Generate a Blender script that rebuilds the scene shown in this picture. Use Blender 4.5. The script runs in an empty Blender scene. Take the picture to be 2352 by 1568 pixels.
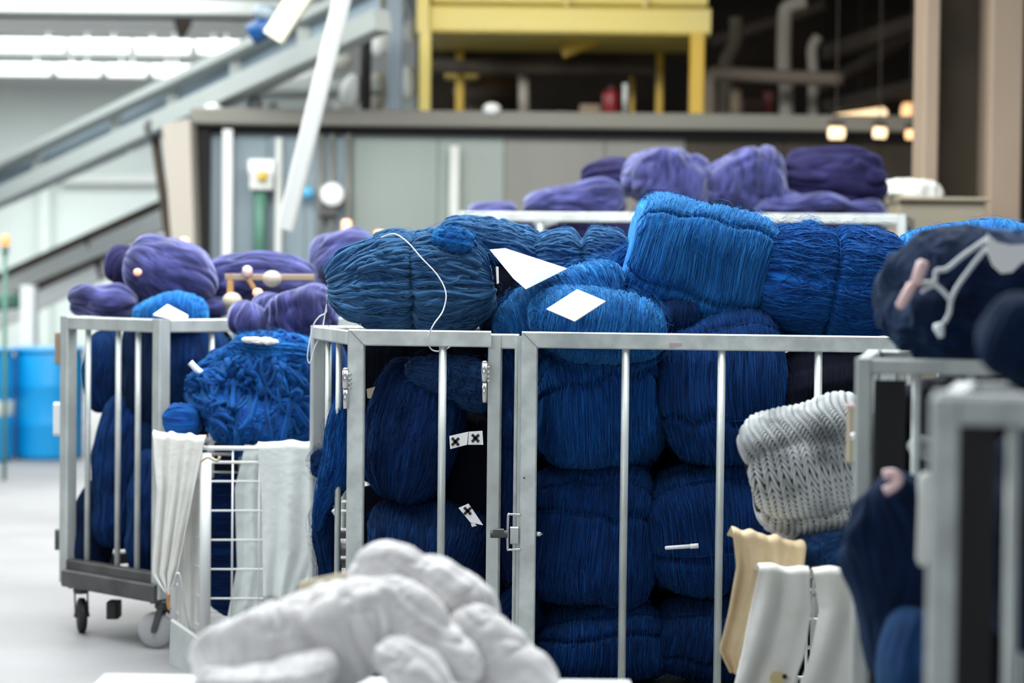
import bpy, math, random
import numpy as np
from mathutils import Vector, Matrix

C = bpy.context.scene.collection
PI = math.pi
FPX, EYE, PITCH, ROLL = 4573.0, 1.53, 1.68, 0.65

# ------------------------------------------------------------------ camera
cam_data = bpy.data.cameras.new('camera')
cam = bpy.data.objects.new('camera', cam_data)
C.objects.link(cam)
cam_data.sensor_width = 36.0
cam_data.lens = 36.0 * FPX / 2352.0
cam_data.clip_end = 200
RC = Matrix.Rotation(math.radians(90 - PITCH), 4, 'X') @ Matrix.Rotation(math.radians(ROLL), 4, 'Z')
cam.matrix_world = Matrix.Translation((0, 0, EYE)) @ RC
cam_data.dof.use_dof = True
cam_data.dof.focus_distance = 6.6
cam_data.dof.aperture_fstop = cam_data.lens / 45.0
bpy.context.scene.camera = cam
R3 = RC.to_3x3()


def at(px, py, Y):
    """point of the vertical plane y = Y seen at a pixel of the photograph"""
    d = R3 @ Vector(((px - 1176) / FPX, -(py - 784) / FPX, -1))
    k = Y / d.y
    return Vector((d.x * k, Y, EYE + d.z * k))


def gx(px, Y, z):
    """x of the point at depth Y and height z that is seen in pixel column px"""
    py = 784.0
    for _ in range(6):
        p = at(px, py, Y)
        py += (p.z - z) * FPX / Y
    return at(px, py, Y).x


# ------------------------------------------------------------------ noise
def _h(i, j, k, seed):
    n = (i * 374761393 + j * 668265263 + k * 2147483647 + seed * 1274126177) & 0xffffffff
    n = ((n ^ (n >> 13)) * 1274126177) & 0xffffffff
    n = (n ^ (n >> 16)) & 0xffff
    return n / 32767.5 - 1.0


def nz(x, y, z, seed=0):
    x, y, z = np.broadcast_arrays(np.asarray(x, float), np.asarray(y, float), np.asarray(z, float))
    xi, yi, zi = np.floor(x), np.floor(y), np.floor(z)
    fx, fy, fz = x - xi, y - yi, z - zi
    fx, fy, fz = [f * f * (3 - 2 * f) for f in (fx, fy, fz)]
    xi, yi, zi = xi.astype(np.int64), yi.astype(np.int64), zi.astype(np.int64)
    out = 0
    for a in (0, 1):
        for b in (0, 1):
            for c in (0, 1):
                w = (fx if a else 1 - fx) * (fy if b else 1 - fy) * (fz if c else 1 - fz)
                out = out + w * _h(xi + a, yi + b, zi + c, seed)
    return out


# ------------------------------------------------------------------ mesh builder
class MB:
    def __init__(s):
        s.v, s.f, s.uv, s.n = [], [], None, 0
        s.chunks = []

    def add(s, v, f):
        b = len(s.v)
        s.v.extend([tuple(p) for p in v])
        s.f.extend([tuple(i + b for i in q) for q in f])

    def box(s, c, d, bev=0.0, M=None):
        x, y, z = [k / 2 for k in d]
        p0 = Vector((-x, 0, 0)); p1 = Vector((x, 0, 0))
        s.beam(p0, p1, d[1], d[2], bev, up=Vector((0, 0, 1)), M=(Matrix.Translation(c) @ (M or Matrix.Identity(4))))

    def beam(s, p0, p1, w, h, bev=0.0, up=Vector((0, 0, 1)), M=None, m0=None, m1=None):
        """chamfered bar from p0 to p1, w wide (sideways), h along up; m0, m1 slide the ends for mitres"""
        p0, p1 = Vector(p0), Vector(p1)
        ax = (p1 - p0).normalized()
        side = ax.cross(up).normalized()
        u = side.cross(ax).normalized()
        b = min(bev, w * .45, h * .45)
        W, H = w / 2, h / 2
        if b > 0:
            sec = [(-W + b, -H), (W - b, -H), (W, -H + b), (W, H - b), (W - b, H), (-W + b, H), (-W, H - b), (-W, -H + b)]
        else:
            sec = [(-W, -H), (W, -H), (W, H), (-W, H)]
        v = []
        for e, (p, m) in enumerate(((p0, m0), (p1, m1))):
            for a, c in sec:
                q = p + side * a + u * c
                if m:
                    q = q + ax * (m * c)
                v.append(M @ q if M else q)
        n = len(sec)
        f = [(i, (i + 1) % n, n + (i + 1) % n, n + i) for i in range(n)]
        f = [q[::-1] for q in f]
        f.append(tuple(range(n)))
        f.append(tuple(range(2 * n - 1, n - 1, -1)))
        s.add(v, f)

    def tube(s, pts, r, sides=8, cap=True, closed=False):
        pts = [Vector(p) for p in pts]
        n = len(pts)
        rr = r if hasattr(r, '__len__') else [r] * n
        t0 = (pts[1] - pts[0]).normalized()
        a = t0.orthogonal().normalized()
        v = []
        for i, p in enumerate(pts):
            if closed:
                t = (pts[(i + 1) % n] - pts[i - 1]).normalized()
            else:
                t = (pts[min(i + 1, n - 1)] - pts[max(i - 1, 0)])
                t = t.normalized() if t.length > 1e-9 else t0
            a = (a - t * a.dot(t))
            a = a.normalized() if a.length > 1e-6 else t.orthogonal().normalized()
            b = t.cross(a)
            for k in range(sides):
                th = 2 * PI * k / sides
                v.append(p + (a * math.cos(th) + b * math.sin(th)) * rr[i])
        f = []
        m = n if closed else n - 1
        for i in range(m):
            for k in range(sides):
                j = (i + 1) % n
                f.append((i * sides + k, i * sides + (k + 1) % sides, j * sides + (k + 1) % sides, j * sides + k))
        if cap and not closed:
            f.append(tuple(range(sides))[::-1])
            f.append(tuple(range((n - 1) * sides, n * sides)))
        s.add(v, f)

    def cyl(s, p0, p1, r, sides=24):
        s.tube([p0, p1], r, sides)

    def lathe(s, prof, c, axis=Vector((0, 0, 1)), sides=32):
        """prof = [(radius, height)] around axis from centre c"""
        axis = Vector(axis).normalized()
        a = axis.orthogonal().normalized(); b = axis.cross(a)
        v, f = [], []
        for r, h in prof:
            for k in range(sides):
                th = 2 * PI * k / sides
                v.append(Vector(c) + axis * h + (a * math.cos(th) + b * math.sin(th)) * r)
        for i in range(len(prof) - 1):
            for k in range(sides):
                f.append((i * sides + k, i * sides + (k + 1) % sides, (i + 1) * sides + (k + 1) % sides, (i + 1) * sides + k))
        f.append(tuple(range(sides))[::-1])
        f.append(tuple(range((len(prof) - 1) * sides, len(prof) * sides)))
        s.add(v, f)

    def build(s, name, mat, parent=None, smooth=False, origin=None):
        o0 = Vector(origin) if origin is not None else Vector((0, 0, 0))
        me = bpy.data.meshes.new(name)
        me.from_pydata([(p[0] - o0.x, p[1] - o0.y, p[2] - o0.z) for p in s.v], [], s.f)
        me.materials.append(mat)
        me.polygons.foreach_set('use_smooth', [bool(smooth)] * len(me.polygons))
        me.update()
        o = bpy.data.objects.new(name, me)
        C.objects.link(o)
        if parent is not None:
            o.parent = parent
            o.location = o0 - world_loc(parent)
        else:
            o.location = o0
        return o


def world_loc(o):
    p = Vector(o.location)
    while o.parent is not None:
        o = o.parent
        p += Vector(o.location)
    return p


def tag(o, label, cat, group=None, kind=None):
    if label: o['label'] = label
    if cat: o['category'] = cat
    if group: o['group'] = group
    if kind: o['kind'] = kind
    return o


def thing(name, label, cat, loc, group=None):
    o = bpy.data.objects.new(name, None)
    C.objects.link(o)
    o.location = loc
    o.empty_display_size = .1
    return tag(o, label, cat, group)


def struct(o):
    o['kind'] = 'structure'
    return o


def part(o, label):
    o['label'] = label
    return o


def smooth_pts(P, n=8, closed=False):
    P = [Vector(p) for p in P]
    out, N = [], len(P)
    for i in range(N if closed else N - 1):
        if closed:
            a, b, c, d = P[i - 1], P[i], P[(i + 1) % N], P[(i + 2) % N]
        else:
            a, b, c, d = P[max(i - 1, 0)], P[i], P[i + 1], P[min(i + 2, N - 1)]
        for k in range(n):
            t = k / n
            out.append(.5 * ((2 * b) + (c - a) * t + (2 * a - 5 * b + 4 * c - d) * t * t + (3 * b - a - 3 * c + d) * t ** 3))
    if not closed:
        out.append(P[-1])
    return out


# ------------------------------------------------------------------ materials
def srgb(*c):
    return tuple(((k / 255) / 12.92 if k / 255 <= .04045 else ((k / 255 + .055) / 1.055) ** 2.4) for k in c) + (1,)


def mat(name, col, rough=.6, metal=0.0, var=None, vscale=6.0, bump=0.0, bscale=60.0, sheen=0.0, sheen_tint=None,
        emit=None, estr=0.0, stretch=(1, 1, 1), var_amt=(.35, .65), alpha_hi=None, spec=.5, trans=0.0):
    m = bpy.data.materials.new(name)
    m.use_nodes = True
    nt = m.node_tree; N = nt.nodes; L = nt.links
    b = N['Principled BSDF']
    b.inputs['Base Color'].default_value = col
    b.inputs['Roughness'].default_value = rough
    b.inputs['Metallic'].default_value = metal
    b.inputs['Specular IOR Level'].default_value = spec
    if trans:
        b.inputs['Transmission Weight'].default_value = trans
    tc = N.new('ShaderNodeTexCoord')
    if var is not None:
        mp = N.new('ShaderNodeMapping'); mp.inputs['Scale'].default_value = stretch
        no = N.new('ShaderNodeTexNoise'); no.inputs['Scale'].default_value = vscale; no.inputs['Detail'].default_value = 6
        rp = N.new('ShaderNodeMapRange'); rp.inputs['From Min'].default_value = var_amt[0]; rp.inputs['From Max'].default_value = var_amt[1]
        mx = N.new('ShaderNodeMix'); mx.data_type = 'RGBA'
        mx.inputs['A'].default_value = col; mx.inputs['B'].default_value = var
        L.new(tc.outputs['Object'], mp.inputs['Vector']); L.new(mp.outputs[0], no.inputs['Vector'])
        L.new(no.outputs['Fac'], rp.inputs['Value']); L.new(rp.outputs[0], mx.inputs['Factor'])
        L.new(mx.outputs['Result'], b.inputs['Base Color'])
    if bump:
        n2 = N.new('ShaderNodeTexNoise'); n2.inputs['Scale'].default_value = bscale; n2.inputs['Detail'].default_value = 5
        bp = N.new('ShaderNodeBump'); bp.inputs['Strength'].default_value = bump; bp.inputs['Distance'].default_value = .01
        L.new(tc.outputs['Object'], n2.inputs['Vector']); L.new(n2.outputs['Fac'], bp.inputs['Height'])
        L.new(bp.outputs[0], b.inputs['Normal'])
    if sheen:
        b.inputs['Sheen Weight'].default_value = sheen
        b.inputs['Sheen Roughness'].default_value = .4
        if sheen_tint: b.inputs['Sheen Tint'].default_value = sheen_tint
    if emit is not None:
        b.inputs['Emission Color'].default_value = emit
        b.inputs['Emission Strength'].default_value = estr
    return m


def yarn_mat(name, c1, c2, sheen=.35, tint=None, fine=1.0, bump=.6, across=420.0):
    """yarn lying in strands: U of the UV map runs across the strands, V along them, both in metres"""
    m = bpy.data.materials.new(name)
    m.use_nodes = True
    nt = m.node_tree; N = nt.nodes; L = nt.links
    b = N['Principled BSDF']
    b.inputs['Roughness'].default_value = .85
    b.inputs['Specular IOR Level'].default_value = .15
    b.inputs['Sheen Weight'].default_value = sheen
    b.inputs['Sheen Roughness'].default_value = .45
    b.inputs['Sheen Tint'].default_value = tint or c2
    uv = N.new('ShaderNodeUVMap'); uv.uv_map = 'UVMap'
    def noise(sx, sy, detail=2.0, dist=0.0):
        mp = N.new('ShaderNodeMapping'); mp.inputs['Scale'].default_value = (sx, sy, 1)
        no = N.new('ShaderNodeTexNoise'); no.noise_dimensions = '2D'
        no.inputs['Scale'].default_value = 1.0; no.inputs['Detail'].default_value = detail
        no.inputs['Distortion'].default_value = dist
        L.new(uv.outputs[0], mp.inputs['Vector']); L.new(mp.outputs[0], no.inputs['Vector'])
        return no
    n1 = noise(across, 14, 3.0, .4)
    n2 = noise(across * .28, 9, 2.0, .3)
    n3 = noise(9, 6, 3.0)
    add = N.new('ShaderNodeMath'); add.operation = 'ADD'
    L.new(n1.outputs['Fac'], add.inputs[0]); L.new(n2.outputs['Fac'], add.inputs[1])
    rp = N.new('ShaderNodeMapRange'); rp.inputs['From Min'].default_value = .8; rp.inputs['From Max'].default_value = 1.25
    L.new(add.outputs[0], rp.inputs['Value'])
    mx = N.new('ShaderNodeMix'); mx.data_type = 'RGBA'
    mx.inputs['A'].default_value = c1; mx.inputs['B'].default_value = c2  # dark tone also paints the self-shadow between strands
    m3 = N.new('ShaderNodeMath'); m3.operation = 'MULTIPLY'
    r3 = N.new('ShaderNodeMapRange'); r3.inputs['From Min'].default_value = .3; r3.inputs['From Max'].default_value = .7
    r3.inputs['To Min'].default_value = .35
    L.new(n3.outputs['Fac'], r3.inputs['Value'])
    L.new(rp.outputs[0], m3.inputs[0]); L.new(r3.outputs[0], m3.inputs[1])
    L.new(m3.outputs[0], mx.inputs['Factor'])
    L.new(mx.outputs['Result'], b.inputs['Base Color'])
    bp = N.new('ShaderNodeBump'); bp.inputs['Strength'].default_value = bump; bp.inputs['Distance'].default_value = .004 * fine
    L.new(add.outputs[0], bp.inputs['Height']); L.new(bp.outputs[0], b.inputs['Normal'])
    return m


M = {}
def lin(r, g, b): return (r, g, b, 1)
M['cyan'] = yarn_mat('cyan_blue_yarn', lin(.002, .040, .24), lin(.015, .24, .72), .5, lin(.15, .65, 1), bump=1.0, fine=1.6)
M['royal'] = yarn_mat('royal_blue_yarn', lin(.001, .018, .14), lin(.006, .13, .50), .35, lin(.1, .5, 1), bump=1.0, fine=1.6)
M['inner'] = yarn_mat('royal_yarn_shade_tone', lin(.0005, .009, .07), lin(.004, .072, .32), .2, lin(.1, .45, 1), bump=1.0, fine=1.6)  # royal yarn darkened to paint the shade inside the trolley
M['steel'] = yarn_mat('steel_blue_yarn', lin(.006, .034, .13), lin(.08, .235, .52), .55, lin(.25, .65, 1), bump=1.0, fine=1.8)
M['deep'] = yarn_mat('deep_blue_yarn', lin(.0005, .006, .045), lin(.003, .045, .20), .14, lin(.1, .45, 1), bump=1.0, fine=1.5)  # own dark blue, also a shade tone for bundles inside the trolley
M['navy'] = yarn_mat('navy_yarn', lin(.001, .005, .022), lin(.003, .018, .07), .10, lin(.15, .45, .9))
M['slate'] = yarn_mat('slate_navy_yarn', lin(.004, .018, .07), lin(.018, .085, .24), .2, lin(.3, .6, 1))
M['black'] = yarn_mat('shade_black_yarn', lin(.0005, .001, .006), lin(.001, .003, .014), .03, lin(.2, .3, .8))  # near-black yarn colour standing in for trolley shadow
M['purple'] = yarn_mat('violet_roving', lin(.014, .015, .065), lin(.075, .080, .26), .85, lin(.6, .64, 1), across=90, bump=.5)
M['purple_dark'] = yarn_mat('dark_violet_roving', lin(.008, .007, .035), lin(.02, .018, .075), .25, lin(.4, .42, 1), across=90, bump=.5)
M['white_yarn'] = yarn_mat('undyed_white_yarn', lin(.62, .60, .60), lin(.80, .79, .79), .3, lin(1, 1, 1), across=90, bump=.3)
M['knit'] = mat('grey_white_knit', lin(.50, .53, .54), .85, var=lin(.15, .16, .17), vscale=9, bump=.4, bscale=700, sheen=.3, var_amt=(.44, .66))
M['knit_dark'] = mat('charcoal_knit', lin(.025, .027, .03), .9)
M['metal'] = mat('galvanised_steel', lin(.60, .64, .62), .42, .35, var=lin(.44, .47, .46), vscale=9, bump=.05, bscale=40, stretch=(1, 1, .6))
M['metal_scuffed'] = mat('scuffed_galvanised_steel', lin(.64, .69, .67), .4, .3, var=lin(.47, .50, .49), vscale=14, bump=.06, bscale=50)
M['seam'] = mat('weld_seam', lin(.22, .22, .21), .6, .3)
M['steel_dark'] = mat('dark_steel', lin(.13, .13, .13), .5, .5, var=lin(.07, .07, .07))
M['chrome'] = mat('chrome', lin(.7, .7, .7), .2, .9)
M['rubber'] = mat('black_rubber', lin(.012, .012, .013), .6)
M['plastic_grey'] = mat('grey_plastic_wheel', lin(.42, .42, .43), .45)
M['card'] = mat('white_card', lin(.86, .87, .88), .6)
M['ink'] = mat('black_ink', lin(.01, .01, .01), .6)
M['string'] = mat('white_string', lin(.80, .84, .9), .8)
M['cloth'] = mat('white_cotton_cloth', lin(.74, .78, .77), .9, var=lin(.64, .68, .66), vscale=7, bump=.25, bscale=45, sheen=.2)
M['cloth_warm'] = mat('ivory_cotton_cloth', lin(.76, .76, .73), .9, var=lin(.66, .65, .60), vscale=7, bump=.25, bscale=45, sheen=.2)
M['cloth_beige'] = mat('beige_canvas', lin(.70, .56, .36), .9, var=lin(.62, .47, .28), vscale=9, bump=.25, bscale=60)
M['stain'] = mat('ochre_stained_cotton', lin(.62, .52, .28), .9)
M['pink'] = mat('pale_pink_plastic', lin(.80, .56, .56), .5)
M['rope'] = mat('pale_grey_rope', lin(.62, .66, .68), .8)
M['card_tan'] = mat('tan_cardboard', lin(.50, .44, .32), .8)
M['board_cream'] = mat('cream_painted_board', lin(.30, .26, .19), .6)
M['cardboard'] = mat('brown_cardboard', lin(.40, .19, .09), .8)
M['barrel'] = mat('blue_plastic_barrel', lin(.0, .27, .62), .4)
M['barrel_dark'] = mat('dark_blue_lid_ring', lin(.0, .06, .22), .4)
M['orange_glow'] = mat('orange_signal_lens', lin(1, .35, .12), .4, emit=lin(1, .20, .05), estr=.6)
M['peach_glow'] = mat('peach_signal_lens', lin(1, .55, .35), .4, emit=lin(1, .36, .18), estr=.5)
M['wood'] = mat('varnished_pale_wood', lin(.50, .27, .10), .6, var=lin(.38, .2, .08), vscale=8)
M['white'] = mat('white_paint', lin(.80, .82, .82), .5)
M['offwhite'] = mat('off_white_paint', lin(.60, .62, .60), .6)
M['green'] = mat('dull_green_paint', lin(.08, .20, .15), .5)
M['floor'] = mat('worn_concrete_floor', lin(.29, .285, .29), .6, var=lin(.22, .215, .215), vscale=.9, bump=.05, bscale=20)
M['wall'] = mat('white_painted_wall', lin(.66, .72, .69), .8, var=lin(.57, .62, .61), vscale=.5)
M['ceil_light'] = mat('pale_grey_ceiling', lin(.42, .43, .43), .9)
M['dark_brown'] = mat('shed_lining_shade_brown', lin(.028, .019, .012), .9, var=lin(.010, .007, .005), vscale=1.2)  # brown darkened so the right-hand hall reads as unlit
M['brown'] = mat('weathered_brown_steel', lin(.075, .056, .042), .8, var=lin(.035, .025, .017), vscale=2.5)
M['pipe'] = mat('lagged_grey_pipe', lin(.42, .38, .33), .6)
M['pipe_dark'] = mat('dark_pipe', lin(.20, .165, .13), .7)  # darker than the lagged pipe
M['housing_blue'] = mat('blue_grey_sheet_steel', lin(.26, .32, .36), .5, .2, var=lin(.20, .26, .29), vscale=1.1, stretch=(1, 1, .3))
M['housing_green'] = mat('green_grey_sheet_steel', lin(.27, .31, .28), .5, .2, var=lin(.22, .26, .25), vscale=1.1, stretch=(1, 1, .3))
M['housing_grey'] = mat('warm_grey_sheet_steel', lin(.21, .21, .19), .5, .2, var=lin(.17, .17, .155), vscale=1.1, stretch=(1, 1, .3))
M['housing_brown'] = mat('shade_brown_sheet_steel', lin(.05, .04, .026), .7, .1, var=lin(.03, .024, .016), vscale=1.1)  # brown deepened to carry the light falling off rightwards
M['deck'] = mat('grey_deck_edge', lin(.20, .195, .17), .7)
M['gap'] = mat('matt_black', lin(.015, .015, .016), .9)  # flat black, also stands for dark gaps on the housing
M['conveyor'] = mat('blue_grey_conveyor_panel', lin(.27, .34, .39), .5, .1, var=lin(.22, .28, .33), vscale=1)
M['conveyor_frame'] = mat('grey_conveyor_frame', lin(.30, .33, .32), .6)
M['yellow'] = mat('yellow_enamel', lin(.76, .62, .12), .45, var=lin(.70, .58, .22), vscale=.8)
M['amber'] = mat('amber_yellow_enamel', lin(.62, .40, .03), .45)
M['red'] = mat('dark_red_enamel', lin(.20, .008, .012), .4)
M['column'] = mat('pinkish_beige_column_paint', lin(.33, .25, .185), .8, var=lin(.27, .21, .15), vscale=1.6, stretch=(1, 1, .4), bump=.1, bscale=15)
M['column_web'] = mat('dark_brown_column_paint', lin(.05, .038, .022), .9, var=lin(.024, .017, .01), vscale=2.2, stretch=(1, 1, .5))  # web coloured darker and browner than the flanges
M['lamp'] = mat('white_lamp_tube', lin(1, 1, 1), .5, emit=lin(.93, 1, 1), estr=.62)
M['lamp_warm'] = mat('warm_lamp_glass', lin(1, .8, .5), .5, emit=lin(1, .72, .42), estr=1.3)
M['lamp_amber'] = mat('amber_lamp_glass', lin(1, .6, .3), .5, emit=lin(1, .55, .25), estr=1.1)
M['tube_yellow'] = mat('yellow_lamp_glass', lin(1, .85, .5), .5, emit=lin(1, .74, .33), estr=.75)


# ------------------------------------------------------------------ yarn bundles
def sgnpow(a, e):
    return np.sign(a) * np.abs(a) ** e


class Hank:
    """a compressed bundle of yarn: strands either wrap round the long axis or run along it"""
    def __init__(s, L, D, H, mode, ties, seed, pitch, amp, lump, ex, nn, sag, fold, warp=0.0):
        s.warp = warp
        s.L, s.D, s.H, s.mode, s.ties, s.seed = L, D, H, mode, ties, seed
        s.pitch, s.amp, s.lump, s.ex, s.nn, s.sag, s.fold = pitch, amp, lump, ex, nn, sag, fold

    def pos(s, S, P, extra=0.0):
        S = np.clip(S, -.9999, .9999)
        a, b, c = s.L / 2, s.D / 2, s.H / 2
        rf = (1 - np.abs(S) ** s.nn) ** (1 / s.nn)
        cp, sp = np.cos(P), np.sin(P)
        x = a * S
        y = b * rf * sgnpow(cp, s.ex)
        z = c * rf * sgnpow(sp, s.ex)
        nx = np.abs(S) ** (s.nn - 1) * np.sign(S) / a
        ny = np.maximum(rf, .12) * sgnpow(cp, 2 - s.ex) / b
        nzv = np.maximum(rf, .12) * sgnpow(sp, 2 - s.ex) / c
        ln = np.sqrt(nx ** 2 + ny ** 2 + nzv ** 2) + 1e-9
        nx, ny, nzv = nx / ln, ny / ln, nzv / ln
        k = s.seed * 7.13
        X, Y, Z = x / .16 + k, y / .16 + k * .7, z / .16 - k
        lump = s.lump * (nz(X, Y, Z, s.seed) + .5 * nz(X * 2.1, Y * 2.1, Z * 2.1, s.seed + 1))
        wob = nz(x * 14 + k, y * 14, z * 14, s.seed + 2)
        p = s.pitch
        if s.mode == 'wrap':
            q = x / p + .9 * wob + P * .35
            r1 = nz(q, cp * 1.6 + 5, sp * 1.6, s.seed + 3)
            r2 = nz(q * 2.3, cp * 3.0 + 9, sp * 3.0, s.seed + 4)
        elif s.mode == 'long':
            g = .5 * (s.D + s.H) / 2 / p
            r1 = nz(x * 4.5 + k, cp * g + .5 * wob, sp * g, s.seed + 3)
            r2 = nz(x * 9 + k, cp * g * 2.2 + .8 * wob, sp * g * 2.2, s.seed + 4)
        else:  # tangle: loops with no common direction
            w2 = nz(x * 9, y * 9 + k, z * 9, s.seed + 8)
            r1 = nz(x / p / 2.5 + 2 * wob, y / p / 2.5 + 2 * w2, z / p / 2.5, s.seed + 3)
            r2 = nz(x / p + 2 * w2, y / p + 2 * wob, z / p, s.seed + 4)
        if s.amp < 0:   # soft roving: puffed lobes with creases between them
            ridge = -(2.2 * np.sqrt(np.abs(r1) + .01) - 1.1) - .15 * r2
        else:
            ridge = (1 - 2.2 * np.abs(r1)) * .75 + (1 - 2.2 * np.abs(r2)) * .35
        env = np.minimum(1, rf * 1.6)
        d = lump + s.amp * ridge * (.35 + .65 * env)
        for t in s.ties:
            if t[0] == 'ring':
                _, s0, dep, w = t
                d = d - dep * np.exp(-((x / a - s0 + .02 * wob) * a / w) ** 2)
            elif t[0] == 'line':
                _, p0, dep, w = t
                dp = (P - p0 - .1 * wob + PI) % (2 * PI) - PI
                d = d - dep * np.exp(-(dp * (s.D + s.H) / 4 / w) ** 2) * env
        d = d + extra
        x = x + nx * d
        y = y + ny * d
        z = z + nzv * d
        z = z - s.sag * (x / a) ** 2 + s.fold * np.sin(x / a * 2.2 + s.seed)
        if s.warp:
            wx, wy, wz = x / .22 + k, y / .22 - k, z / .22 + 2 * k
            x = x + s.warp * nz(wx, wy, wz, s.seed + 20)
            y = y + s.warp * nz(wx, wy, wz, s.seed + 21)
            z = z + s.warp * nz(wx, wy, wz, s.seed + 22)
            z = z * (1 + s.warp * 4 * x / a)
        return x, y, z


def hank(name, label, cx, cy, w, h, Y, dep, mt, mode='wrap', tilt=0, yaw=0, ties=(), seed=1, pitch=.014, amp=.005, lump=.012,
         ex=.75, nn=3.2, sag=0.0, fold=0.0, res=1.0, threads=0, fuzz=0, roll=0, group=None, cords=False, cat='yarn bundle', parent=None, warp=.022, ropes=None):
    k = Y / FPX
    H = Hank(w * k, dep, h * k, mode, ties, seed, pitch, amp, lump, ex, nn, sag, fold, warp if w * k > .2 else warp * .3)
    nl = int((260 if mode == 'wrap' else (150 if mode == 'tangle' else 90)) * res)
    na = int((110 if mode == 'wrap' else (150 if mode == 'tangle' else 260)) * res)
    t = np.linspace(-1, 1, nl + 1)
    S = np.sin(t * PI / 2 * .985)
    S = .45 * S + .55 * t * .999
    S[0], S[-1] = -.9999, .9999
    P = np.linspace(0, 2 * PI, na + 1)
    SS, PP = np.meshgrid(S, P, indexing='ij')
    x, y, z = H.pos(SS, PP)
    x[:, -1], y[:, -1], z[:, -1] = x[:, 0], y[:, 0], z[:, 0]
    for e in (0, -1):
        x[e, :], y[e, :], z[e, :] = x[e].mean(), y[e].mean(), z[e].mean()
    vs = np.stack([x, y, z], -1).reshape(-1, 3)
    i = np.arange(nl)[:, None] * (na + 1) + np.arange(na)[None, :]
    quads = np.stack([i, i + na + 1, i + na + 2, i + 1], -1).reshape(-1, 4)
    peri = (H.D + H.H) / 2 * PI * .9
    lenw = H.L
    if mode == 'wrap':
        uv = np.stack([SS * lenw / 2 + PP * .006, PP / (2 * PI) * peri], -1).reshape(-1, 2)
    else:
        uv = np.stack([PP / (2 * PI) * peri, SS * lenw / 2], -1).reshape(-1, 2)
    V, F, U = [vs], [quads], [uv]
    base = len(vs)
    rng = np.random.RandomState(seed + 11)

    def add_tubes(cl, r, sides):
        """cl: (n, m, 3) centre lines"""
        nonlocal base
        n, m, _ = cl.shape
        tg = np.gradient(cl, axis=1)
        tg /= np.linalg.norm(tg, axis=2, keepdims=True) + 1e-12
        ref = np.tile(np.array([.31, .57, .76]), (n, m, 1))
        a = np.cross(tg, ref); a /= np.linalg.norm(a, axis=2, keepdims=True) + 1e-9
        b = np.cross(tg, a)
        th = np.arange(sides) * 2 * PI / sides
        taper = np.ones(m); taper[0] = taper[-1] = .3
        ring = (a[:, :, None, :] * np.cos(th)[None, None, :, None] + b[:, :, None, :] * np.sin(th)[None, None, :, None]) * (r[:, None, None, None] * taper[None, :, None, None])
        vv = cl[:, :, None, :] + ring
        idx = np.arange(n * m * sides).reshape(n, m, sides) + base
        q = np.stack([idx[:, :-1, :], np.roll(idx, -1, 2)[:, :-1, :], np.roll(idx, -1, 2)[:, 1:, :], idx[:, 1:, :]], -1).reshape(-1, 4)
        V.append(vv.reshape(-1, 3)); F.append(q)
        u = np.zeros((n * m * sides, 2)); rr_ = rng.rand(n) * 3
        u[:, 0] = np.repeat(rr_, m * sides)
        u[:, 1] = np.tile(np.repeat(np.arange(m) * .01, sides), n); u[:, 0] += np.tile(np.arange(sides) * float(r.mean()) * .8, n * m)
        U.append(u)
        base += n * m * sides

    if ropes:
        n, r0, r1 = ropes
        m = 34
        s0 = rng.uniform(-.9, .9, n)[:, None]; p0 = rng.uniform(0, 2 * PI, n)[:, None]
        tt = np.linspace(-.5, .5, m)[None, :]
        a1, a2, a3 = rng.uniform(0, 6.28, (3, n, 1))
        if mode == 'tangle':
            ln = rng.uniform(.5, 1.1, (n, 1)); dr = rng.uniform(0, 2 * PI, (n, 1))
            Pp = p0 + ln * (np.cos(dr) * tt * 1.3 + .30 * np.sin(tt * 9 + a1))
            Sp = s0 + ln * .6 * (np.sin(dr) * tt * 1.3 + .30 * np.cos(tt * 8 + a2))
        elif mode == 'wrap':
            ln = rng.uniform(.8, 1.8, (n, 1)); Pp = p0 + ln * tt
            Sp = s0 + .03 * np.sin(tt * 5 + a1) + rng.normal(0, .03, (n, 1)) * tt
        else:
            ln = rng.uniform(.5, 1.3, (n, 1)); Sp = s0 * .6 + ln * tt
            Pp = p0 + .05 * np.sin(tt * 7 + a1) + rng.normal(0, .10, (n, 1)) * tt
        rr_ = r0 + (r1 - r0) * rng.rand(n)
        X, Yy, Z = H.pos(np.clip(Sp, -.975, .975), Pp, rr_[:, None] * (.2 + .5 * np.sin(tt * 6 + a3)))
        add_tubes(np.stack([X, Yy, Z], -1), rr_, 8)
    if threads:
        n, m = threads, 16
        s0 = rng.uniform(-.93, .93, n); p0 = rng.uniform(0, 2 * PI, n)
        tt = np.linspace(-.5, .5, m)[None, :]
        if mode == 'wrap':
            ln = rng.uniform(.5, 1.6, n)[:, None]
            Pp = p0[:, None] + ln * tt
            Sp = s0[:, None] + .012 * np.sin(tt * 9 + p0[:, None] * 5) + rng.normal(0, .012, n)[:, None] * tt * 2 - (Pp - p0[:, None]) * .35 * H.pitch / (H.L / 2)
        elif mode == 'long':
            ln = rng.uniform(.15, .6, n)[:, None]
            Sp = s0[:, None] + ln * tt
            Pp = p0[:, None] + .02 * np.sin(tt * 8 + p0[:, None] * 5) + rng.normal(0, .03, n)[:, None] * tt * 2
        else:
            ln = rng.uniform(.3, .9, n)[:, None]; dr = rng.uniform(0, 2 * PI, n)[:, None]
            Pp = p0[:, None] + ln * (np.cos(dr) * tt + .35 * np.sin(tt * 7 + dr))
            Sp = s0[:, None] + ln * .5 * (np.sin(dr) * tt + .35 * np.cos(tt * 7 + dr))
        Sp = np.clip(Sp, -.985, .985)
        lift = .0015 + .004 * rng.rand(n)[:, None] ** 3 * np.cos(tt * PI)
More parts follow.
